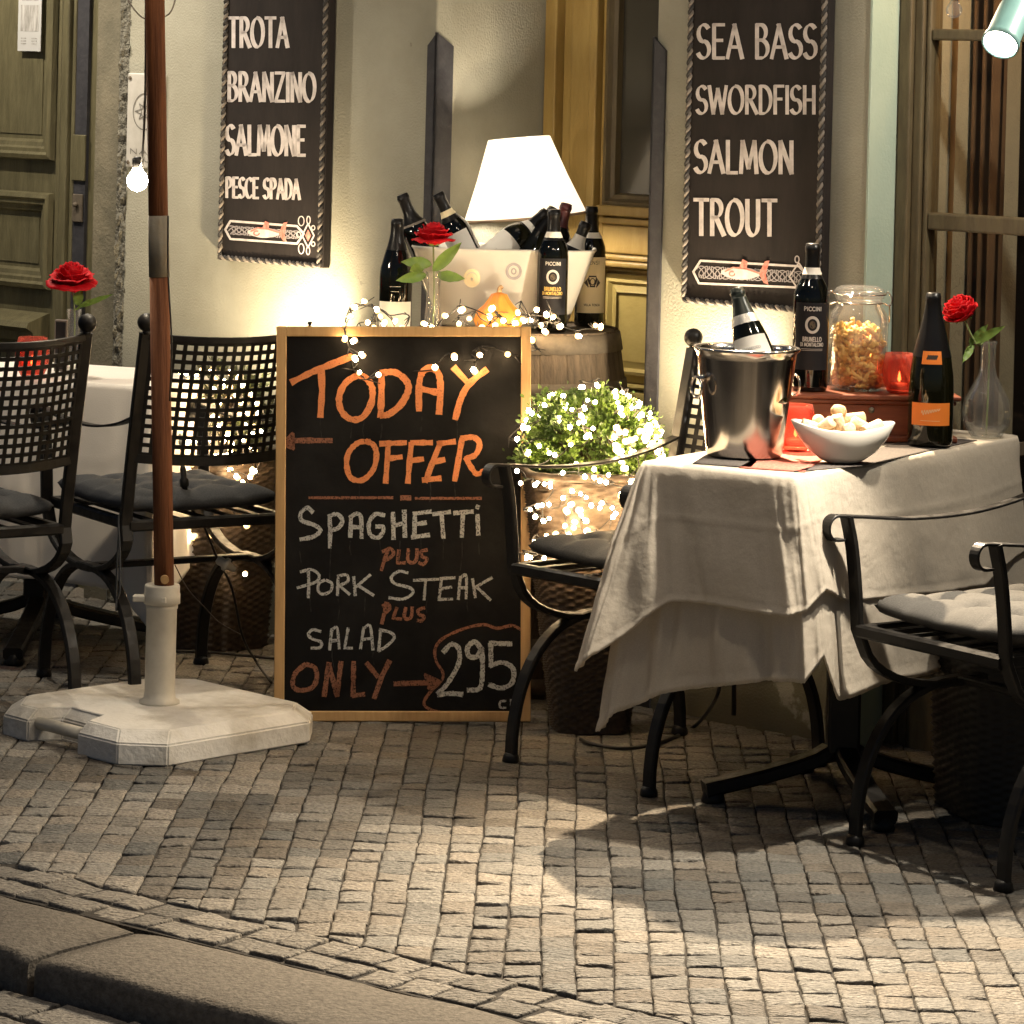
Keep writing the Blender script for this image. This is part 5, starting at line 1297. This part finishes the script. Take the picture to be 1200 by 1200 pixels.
# ================================================================== ON THE FRONT TABLE
ZT2 = ZTB + .0105
def placemat(label, quad, m1, name='placemat'):
    P = [atz(u,v,ZT2) for u,v in quad]; c = sum(P,Vector())/4
    root = thing(name, label, 'placemat', c)
    b = MB(); P = [p-c for p in P]; rows = []
    for i in range(9):
        t = i/8; rows.append([(P[0]*(1-t)+P[3]*t)*(1-s)+(P[1]*(1-t)+P[2]*t)*s + Vector((0,0,.001)) for s in [k/8 for k in range(9)]])
    b.grid(rows); o = b.build('weave', m1, root); md = o.modifiers.new('t','SOLIDIFY'); md.thickness = .0015
    return root
placemat('dark woven placemat beneath the steel bucket', [(812,543),(880,548),(905,523),(845,522)], M['mat_dark'])
placemat('red and brown woven placemat between bucket and bowl', [(866,548),(943,553),(975,530),(905,526)], M['mat_red'])
placemat('dark woven placemat beneath the bowl of corks and the orange-label bottle', [(930,553),(1010,546),(1145,516),(1080,512)], M['mat_dark'])
ZI = ZT2 + .003
# steel bucket
p = atz(872,534,ZI); bk = thing('wine_bucket', 'polished steel wine bucket with ring handle and champagne bottle at the left table end', 'ice bucket', p)
b = MB(); b.lathe([(.0005,.006),(.068,.004),(.074,0),(.0775,.005),(.080,.020),(.1015,.200),(.1035,.212),(.109,.217),(.1105,.221),(.108,.224),(.102,.221),(.0995,.205),(.0775,.022),(.072,.010),(.0005,.010)], 64, cap0=False, cap1=False); b.build('shell', M['steel'], bk)
for a in (math.radians(207), math.radians(27)):
    R = Matrix.Rotation(a,4,'Z'); b = MB(); b.sphere(R @ Vector((.106,0,.162)), .0085, 12, 8)
    b.tube([R @ Vector((.113+.004*math.cos(t)*0+ .004, .021*math.sin(t), .143+.021*math.cos(t))) for t in [2*PI*k/24 for k in range(25)]], .0028, 8, cap=False); b.build('ring_handle', M['steel'], bk)
t_ = at(863,338,p.y+.03); q_ = at(893,450,p.y-.02); ax = (t_-q_).normalized()
bottle('tilted sparkling wine bottle in the steel bucket, silver neck and white label', 'sparkling', t_-ax*.258, 'bottle_green', 'foil_dark', .062, h=.81, axis=ax, spin=-.1, band=(.222,.246,'foil_silver'), labels=[(.10,.186,1.05,'label_white',d_champ)])
# wooden box
BX = Vector((.787,7.425,ZI-.002)); bx = thing('wooden_box', 'reddish brown wooden box with overhanging lid in the middle of the table', 'box', BX, .045)
bw, bd, bh = .178, .082, .080
b = MB(); b.box((-bw,-bd,.010),(bw,bd,bh), .002); b.build('body', M['mahogany'], bx)
b = MB(); b.box((-bw-.010,-bd-.010,0),(bw+.010,bd+.010,.014), .004, seg=2); b.build('plinth', M['mahogany'], bx)
b = MB(); b.box((-bw-.006,-bd-.006,bh+.0005),(bw+.006,bd+.006,bh+.010), .002); b.box((-bw-.016,-bd-.016,bh+.0105),(bw+.016,bd+.016,bh+.022), .005, seg=3); b.build('lid', M['mahogany'], bx)
b = MB(); b.lathe([(.006,0),(.005,.006),(.0065,.009),(.0005,.011)],12, Matrix.Translation((.0,-bd-.0005,bh-.012)) @ Matrix.Rotation(PI/2,4,'X')); b.build('knob', M['hoop'], bx)
ZB = ZI - .002 + bh + .022
p = atz(953,463,ZB); B2 = bottle('tall dark wine bottle with round white seal standing on the wooden box', 'bordeaux', Vector((p.x,7.385,ZB)), band=(.238,.252,'label_white'), h=1.06, labels=[(.045,.182,1.05,'label_black',None)])
lb = [c for c in B2.children if c.name.startswith('label')][0]; R_ = .0403; d_brunello(lb, lambda x,y: Vector((R_*math.sin(x/R_), -R_*math.cos(x/R_), y*1.06)))
# pasta jar
p = Vector((atz(1008,460,ZB).x,7.435,ZB)); jr = thing('pasta_jar', 'clip-top glass jar of dry pasta on the wooden box', 'jar', p)
b = MB(); b.lathe([(.0005,.004),(.052,0),(.060,.004),(.064,.014),(.0645,.150),(.062,.166),(.052,.180),(.050,.188),(.050,.198),(.054,.200),(.054,.204),(.048,.204),(.047,.188),(.049,.179),(.059,.165),(.0615,.150),(.061,.014),(.052,.006),(.0005,.008)], 40, cap0=False, cap1=False); b.build('glass', M['clear_glass'], jr)
b = MB(); b.lathe([(.0005,.228),(.040,.226),(.052,.220),(.056,.212),(.055,.2055),(.048,.2055),(.046,.212),(.0005,.216)], 40, cap0=False, cap1=False); b.build('lid', M['clear_glass'], jr)
b = MB()
b.tube([(.0515*math.cos(t),.0515*math.sin(t),.190) for t in [2*PI*k/32 for k in range(33)]], .0016, 6, cap=False)
b.tube([(.0575*math.cos(t),.0575*math.sin(t),.209) for t in [2*PI*k/32 for k in range(33)]], .0016, 6, cap=False)
for sx in (1,-1):
    b.tube(catmull([(sx*.052,-.004,.190),(sx*.066,-.006,.185),(sx*.070,-.006,.20),(sx*.062,-.004,.214),(sx*.057,-.002,.210)],5), .0016, 6)
    b.tube(catmull([(sx*.066,.006,.188),(sx*.068,.008,.165),(sx*.0675,.012,.148),(sx*.066,.016,.160)],5), .0016, 6)
b.build('wire_clip', M['steel'], jr)
b = MB(); rl = random.Random(5)
for k in range(330):
    z = rl.uniform(.010,.140); r = .050*math.sqrt(rl.uniform(.25,1)); a = rl.uniform(0,2*PI)
    c = Vector((r*math.cos(a), r*math.sin(a), z)); d = Vector((rl.gauss(0,1)*.6-math.sin(a), rl.gauss(0,1)*.6+math.cos(a), rl.gauss(0,.9))).normalized()
    e = d.orthogonal().normalized(); f = d.cross(e); pts = []
    for i in range(9):
        t = -1+i/4; q = c + d*t*.015 + (e*math.cos(t*5)+f*math.sin(t*5))*.0028
        rxy = math.hypot(q.x,q.y)
        if rxy > .0575: q.x *= .0575/rxy; q.y *= .0575/rxy
        q.z = max(.009, q.z); pts.append(q)
    b.tube(pts, .0050, 7)
b.build('pasta', M['pasta'], jr)
candle_glass('red candle glass on the wooden box beside the pasta jar', Vector((.855,7.385,ZB)), .98)
candle_glass('red candle glass on the tablecloth between bucket and bowl', Vector((.612,7.13,ZI)), 1.08)
p = Vector((.912,7.285,ZI)); bottle('large sparkling wine bottle with bright orange labels at the front of the box', 'sparkling', p, 'bottle_green', 'foil_black', .135, h=1.02, labels=[(.045,.092,.95,'label_orange',d_orange),(.172,.199,.52,'label_orange',d_crestblack)], spin=-.12)
# bowl of corks
p = atz(986,543,ZI); p.y += .03; p.x += .004; bo = thing('bowl', 'white porcelain boat-shaped bowl full of wine corks', 'bowl', p)
b = MB(); rows = []
for s, z in ((0.0,.002),(.46,.0),(.54,.002),(.74,.013),(.90,.036),(1.0,.066),(.985,.0685),(.965,.067),(.87,.038),(.70,.017),(.46,.008),(0.0,.007)):
    row = []
    for k in range(48):
        a = 2*PI*k/48; ex = abs(math.cos(a))**3; R = .076*(1+.40*ex*s*s)*s; row.append((R*math.cos(a)*1.0, R*math.sin(a)*.92, z + (.016*ex*max(0,s-.4)/.6 if s > .4 else 0)))
    rows.append(row)
b.grid(rows, closed=True); b.build('dish', M['porcelain'], bo, merge=.00001)
rl = random.Random(3)
CK = [(960,500,0,'end'),(952,507,.3,'lie'),(972,513,.9,'lie'),(984,505,1.2,'lie'),(1000,497,-.1,'lie'),(992,510,.2,'end'),(1010,506,.5,'lie'),(1022,508,-.3,'lie'),(966,506,-.6,'lie'),(1003,514,.1,'lie'),(978,517,-.2,'lie')]
CKL = ['wine cork with its round end showing at the left of the bowl','short wine cork lying at the far left of the bowl','wine cork lying aslant at the front left of the bowl','wine cork leaning upright below the champagne cork','thick wine cork lying flat right of the champagne cork','wine cork with its round end showing in the middle of the bowl','wine cork lying aslant at the right of the bowl','wine cork lying at the far right tip of the bowl','wine cork tucked behind the leftmost corks','wine cork low at the front right of the bowl','wine cork low at the front middle of the bowl']
ck0 = None
for k, ((u,v,rot,kind), lab) in enumerate(zip(CK,CKL)):
    if ck0 is None:
        b = MB(); b.lathe([(.0005,-.0235),(.0115,-.0235),(.0126,-.022),(.0126,.022),(.0115,.0235),(.0005,.0235)], 18, cap0=False, cap1=False); ck0 = b.build('cork', M['cork_pale'])
        ck = ck0
    else: ck = ck0.copy(); C.objects.link(ck)
    q = at(u,v-6,p.y - .012 + (.02 if v < 503 else -.012)+.006*math.sin(k*2.3)); ck.location = q
    ck.rotation_euler = (PI/2+.25*math.sin(k), 0, .35*math.sin(k*3)) if kind == 'end' else (.3*math.sin(k*1.7), PI/2+rot, .5*math.sin(k*2.1))
    tag(ck, lab, 'cork', 'corks in the white bowl')
q = at(982,486,p.y); cc = thing('champagne_cork', 'mushroom shaped champagne cork on top of the bowl of corks', 'cork', q, 0); cc.rotation_euler = (.35,.12,0)
b = MB(); b.lathe([(.0005,-.030),(.012,-.030),(.0125,-.026),(.0100,-.004),(.0112,0)], 20, cap0=False); b.build('plug', M['cork_pale'], cc)
b = MB(); b.lathe([(.011,-.001),(.0158,.003),(.0168,.010),(.013,.017),(.0005,.0195)], 20, cap1=False); b.build('head', M['cork'], cc)

# ================================================================== PLANTERS, BUSHES, FAIRY LIGHTS
def wicker(name, label, loc, rot, w0, w1, h, m, cat='planter'):
    root = thing(name, label, cat, loc, rot)
    b = MB(); rows = []; nper = 44; nr = int(h/.0085)
    for i in range(nr*2+1):
        z = h*i/(nr*2); hw = w0+(w1-w0)*z/h; row = []
        for k in range(nper*3):
            a = 2*PI*k/(nper*3); ex = 4.6
            cx, cy = math.cos(a), math.sin(a); R = hw/((abs(cx)**ex+abs(cy)**ex)**(1/ex))
            wv = .0042*math.sin(k*2*PI/6 + (PI if (i//2)%2 else 0))*(1 if i % 2 else .15) + (.0018 if i % 2 else -.0015)
            row.append(((R+wv)*cx,(R+wv)*cy,z))
        rows.append(row)
    G = b.grid(rows, 0, True, closed=True); b.f(G[0][::-1]); b.build('basket', m, root)
    b = MB(); b.tube([( (w1+.004)/((abs(math.cos(t))**4.6+abs(math.sin(t))**4.6)**(1/4.6))*math.cos(t), (w1+.004)/((abs(math.cos(t))**4.6+abs(math.sin(t))**4.6)**(1/4.6))*math.sin(t), h) for t in [2*PI*k/72 for k in range(73)]], .010, 8, cap=False); b.build('rim', m, root)
    b = MB(); hw = w1-.012; b.f([b.v((x,y,h-.03)) for x,y in ((-hw,-hw),(hw,-hw),(hw,hw),(-hw,hw))]); b.build('soil', M['soil'], root)
    return root
PC = Vector((.218,7.935,0)); PH = .60
wicker('planter', 'tall tapering brown wicker planter right of the chalkboard', PC, .12, .085, .165, PH, M['wicker'])
LPc = Vector((-.755,8.93,0)); wicker('planter', 'brown wicker planter behind the left chair, against the wall', LPc, .75, .125, .150, .50, M['wicker'])
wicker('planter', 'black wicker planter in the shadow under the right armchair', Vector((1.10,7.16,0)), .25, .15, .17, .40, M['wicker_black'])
def bush(name, label, c, rx, ry, rz, n, m, leaf, seed, z0=-.55, gaps=.25):
    root = thing(name, label, 'shrub', c); rl = random.Random(seed)
    b = MB()
    k = 0
    while k < n:
        d = Vector((rl.gauss(0,1),rl.gauss(0,1),rl.gauss(0,1))).normalized()
        if d.z < z0: continue
        s = rl.uniform(.62,1.0)**.6
        lump = 1 + .24*noise.noise(d*3.1+Vector((seed,0,0))) + .20*noise.noise(d*7.3) + (.16 if rl.random() < .05 else 0)
        p = Vector((d.x*rx,d.y*ry,d.z*rz))*s*lump
        if noise.noise(p*26+Vector((seed,3,1))) < -gaps: continue
        k += 1
        ax = (d + Vector((rl.gauss(0,.55),rl.gauss(0,.55),rl.gauss(0,.55)+.25))).normalized(); sd = ax.orthogonal().normalized(); sd = Quaternion(ax, rl.uniform(0,2*PI)) @ sd; nr = ax.cross(sd)
        L = leaf*rl.uniform(.7,1.25); w = L*.30
        P = [p, p+ax*L*.35+sd*w+nr*w*.25, p+ax*L*.75+sd*w*.8+nr*w*.2, p+ax*L, p+ax*L*.75-sd*w*.8+nr*w*.2, p+ax*L*.35-sd*w+nr*w*.25]
        v = [b.v(q) for q in P]; b.f([v[0],v[1],v[2],v[3]]); b.f([v[0],v[3],v[4],v[5]])
    b.build('foliage', m, root, fix=False)
    b = MB()
    for k in range(46):
        d = Vector((rl.gauss(0,1),rl.gauss(0,1),abs(rl.gauss(0,1))*.8+.15)).normalized(); e = Vector((d.x*rx,d.y*ry,d.z*rz))*rl.uniform(.7,.97)
        b.tube(catmull([Vector((rl.uniform(-.02,.02),rl.uniform(-.02,.02),-rz*.6)), e*.5+Vector((0,0,-.01)), e],4), [.0035]*4+[.0025]*4+[.001], 5)
    b.build('twig', M['twig'], root)
    return root
BCn = Vector((.203,7.925,.655)); bush('box_shrub', 'rounded green box shrub hung with fairy lights in the tall planter', BCn, .152, .15, .125, 15500, M['leaf'], .0125, 4, z0=-.8)
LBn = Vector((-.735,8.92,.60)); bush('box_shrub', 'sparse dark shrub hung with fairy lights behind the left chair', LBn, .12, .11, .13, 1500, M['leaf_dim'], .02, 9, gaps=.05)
bulb_me = None
def fairy(label, pts, order_r, root_loc, seed, extra=0, leads=.022):
    """string of warm fairy lights: bulbs at pts, joined by a thin dark cable"""
    global bulb_me
    root = thing('fairy_lights', label, 'fairy lights', root_loc); O = Vector(root_loc); rl = random.Random(seed)
    if bulb_me is None:
        b = MB(); b.sphere((0,0,0), .0056, 10, 7); b.lathe([(.0046,.0022),(.0072,.0050),(.0062,.0095),(.0022,.0115)], 10, mi=1, cap0=False); o = b.build('bulb', [M['bulb'], M['bulb_warm']], root, fix=False); bulb_me = o.data; bpy.data.objects.remove(o)
    # nearest-neighbour order for the cable
    P = [Vector(p) for p in pts]; left = list(range(len(P))); cur = left.pop(0); order = [cur]
    while left:
        nx = min(left, key=lambda i: (P[i]-P[cur]).length); left.remove(nx); order.append(nx); cur = nx
    b = MB(); seg = []; prev = None
    nodes = []
    for i in order:
        off = Vector((rl.uniform(-1,1),rl.uniform(.1,1),rl.uniform(-1,1))).normalized()*leads*rl.uniform(.5,1.1); nodes.append(P[i]+off)
        b.tube([P[i]+off*.25-O, P[i]+off-O], .0014, 5)
    run = [nodes[0]]
    for a, c in zip(nodes, nodes[1:]):
        if (c-a).length > .22:
            if len(run) > 2: b.tube([q-O for q in catmull(run,3)], .0016, 5)
            run = [c]; continue
        mid = (a+c)/2 + Vector((rl.uniform(-1,1),rl.uniform(-.3,1),rl.uniform(-1,.6)))*(c-a).length*.22
        run += [mid, c]
    if len(run) > 2: b.tube([q-O for q in catmull(run,3)], .0016, 5)
    for k in range(extra):   # bare twig-like lead ends
        q = rl.choice(nodes); d = Vector((rl.gauss(0,1),rl.gauss(0,.5),rl.gauss(0,1))).normalized()*rl.uniform(.015,.035); b.tube([q-O,q+d-O],[.0016,.001],5)
    b.build('cable', M['cable'], root)
    for k, i in enumerate(order[:100]):
        o = bpy.data.objects.new('bulb', bulb_me); C.objects.link(o); o.parent = root; o.location = P[i]-O; o.rotation_euler = (rl.uniform(0,6),rl.uniform(0,6),0); s = rl.uniform(.78,1.15); o.scale = (s,s,s)
    if len(order) > 100:
        b = MB()
        for i in order[100:]: b.sphere(P[i]-O, .0050*rl.uniform(.8,1.1), 10, 7)
        tag(b.build('bulb', M['bulb'], root), kind='stuff')
    return root
# string on the chalkboard and barrel
G1 = [(450,379),(498,380),(457,393),(523,396),(538,379),(550,373),(557,393),(580,381),(577,361),(590,376),(603,379),(614,376),(629,363),(640,368),(622,375),(634,381),(638,388),(657,382),(679,394),(698,381),(704,382),(522,370),(540,364),(621,398),(410,371),(426,353),(431,378),(441,362),(427,391),(402,381),(463,377),(416,360),(446,371),(438,386),(472,384),(607,367),(574,372),(648,372),(506,384),(565,384)]
G1b = [(533,419),(563,416),(555,433),(595,415),(510,430),(422,436),(444,439),(424,415),(417,421),(405,396),(414,400)]
rl = random.Random(2); pts = []
for u,v in G1:
    D = 8.10+rl.uniform(-.02,.10); 
    pts.append(at(u,v,D if u < 625 else 8.22+rl.uniform(0,.04)))
for u,v in G1b: pts.append(CBM @ (onboard(u,v)+Vector((0,-.022 if v > 392 else -.02,0))))
fairy('warm fairy lights strung along the top of the chalkboard and the barrel', pts, 0, (-.05,8.1,.9), 21, extra=70, leads=.03)
# net over the big bush and its planter
pts = []; rl = random.Random(31)
for k in range(128):
    while True:
        d = Vector((rl.gauss(.25,1),rl.gauss(-.35,.8),rl.gauss(.3,.7))).normalized()
        if d.z > -.25 and d.y < .45: break
    pts.append(BCn + Vector((d.x*.165,d.y*.160,d.z*.140))*(1.0+rl.uniform(-.02,.05)))
for k in range(120):
    z = PH - .215*rl.random()**.9 + .02; hw = .085+(.165-.085)*z/PH + .022
    t = rl.uniform(-1,1.05); x = hw*t; lim = .30 + .7*(z-(PH-.26))/.28
    pts.append(PC + Vector((x if abs(t) < 1 else hw, -hw-rl.uniform(0,.012) if abs(t) < 1 else rl.uniform(-hw,hw*.3), z)))
fairy('dense warm fairy lights wrapped round the box shrub and tall planter', pts, 0, (.21,7.9,.6), 5, extra=60)
pts = []; rl = random.Random(8)
for u,v in [(211,437),(238,433),(218,438),(230,439),(246,436),(252,445),(262,446),(270,436),(280,443),(261,453),(269,454),(250,456),(268,461),(284,451),(257,472),(249,489),(255,490),(272,488),(298,466),(276,463),(290,461),(283,470),(294,486),(303,484),(301,500),(296,508),(284,515),(291,511),(262,539),(286,540),(269,550),(299,538),(250,553),(298,552),(293,559),(277,558),(284,565),(270,528),(272,520),(201,624),(226,629),(245,628),(213,644),(288,614),(271,612),(287,673),(180,628),(236,470)]:
    pts.append(at(u,v,8.765+rl.uniform(-.03,.02)))
for k in range(46):
    a, q = rl.uniform(0,2*PI), rl.random()**.5
    pts.append(at(256+52*q*math.cos(a), 492+66*q*math.sin(a), 8.765+rl.uniform(-.03,.02)))
fairy('warm fairy lights hanging on the shrub behind the left perforated chair', pts, 0, (-.74,8.85,.55), 15, extra=30)

# ---- loose cables and the plug hanging by the left chair
def cord(label, name, pts, r=.0032, m='cable', plugs=()):
    P = [Vector(p) for p in pts]; o = thing(name, label, 'cable', P[0]); b = MB(); b.tube([p-P[0] for p in catmull(P,8)], r, 7); b.build('cord', M[m], o)
    for (pa, pb_, ra, mm, nm) in plugs:
        pa, pb_ = Vector(pa), Vector(pb_); b = MB(); d = pb_-pa; b.tube([pa-P[0], pa+d*.12-P[0], pa+d*.35-P[0], pa+d*.42-P[0], pa+d*.6-P[0], pa+d*.62-P[0], pb_-P[0]], [ra*.6,ra,ra,ra*1.5,ra*1.5,ra,ra*.5], 10); b.build(nm, M[mm], o)
    return o
Dk = 8.18
cord('black power cord with inline connector hanging from the left chair back', 'power_cord', [at(212,512,Dk),at(214,545,Dk),at(216,570,Dk),at(222,592,Dk),at(238,615,Dk+.05),at(255,655,Dk+.1),at(272,690,Dk+.15),at(284,745,Dk+.2),at(300,775,8.5),atz(318,800,.006)],
     plugs=[(at(214,545,Dk),at(218,586,Dk),.0075,'cable','connector'),(at(211,508,Dk),at(214,528,Dk),.005,'plastic_white','tag'),(at(254,655,Dk+.09),at(276,668,Dk+.09),.011,'plastic_white','coupling')])
cord('thin pale wire drooping behind the parasol tube', 'thin_wire', [at(205,662,8.3),at(220,690,8.35),at(240,712,8.4),at(258,730,8.45),at(285,745,8.5)], .0015, 'rope_light')
cord('black cable lying on the stones behind the left planter', 'floor_cable', [atz(205,763,.008),atz(240,764,.008),atz(285,768,.008),atz(330,772,.008),atz(350,770,.008)], .004)
cord('black cable looping on the stones under the table', 'floor_cable', [at(846,790,7.5),at(838,820,7.5),atz(815,850,.008),atz(780,868,.008),atz(735,877,.008),atz(695,872,.008),atz(680,866,.008)], .0045)
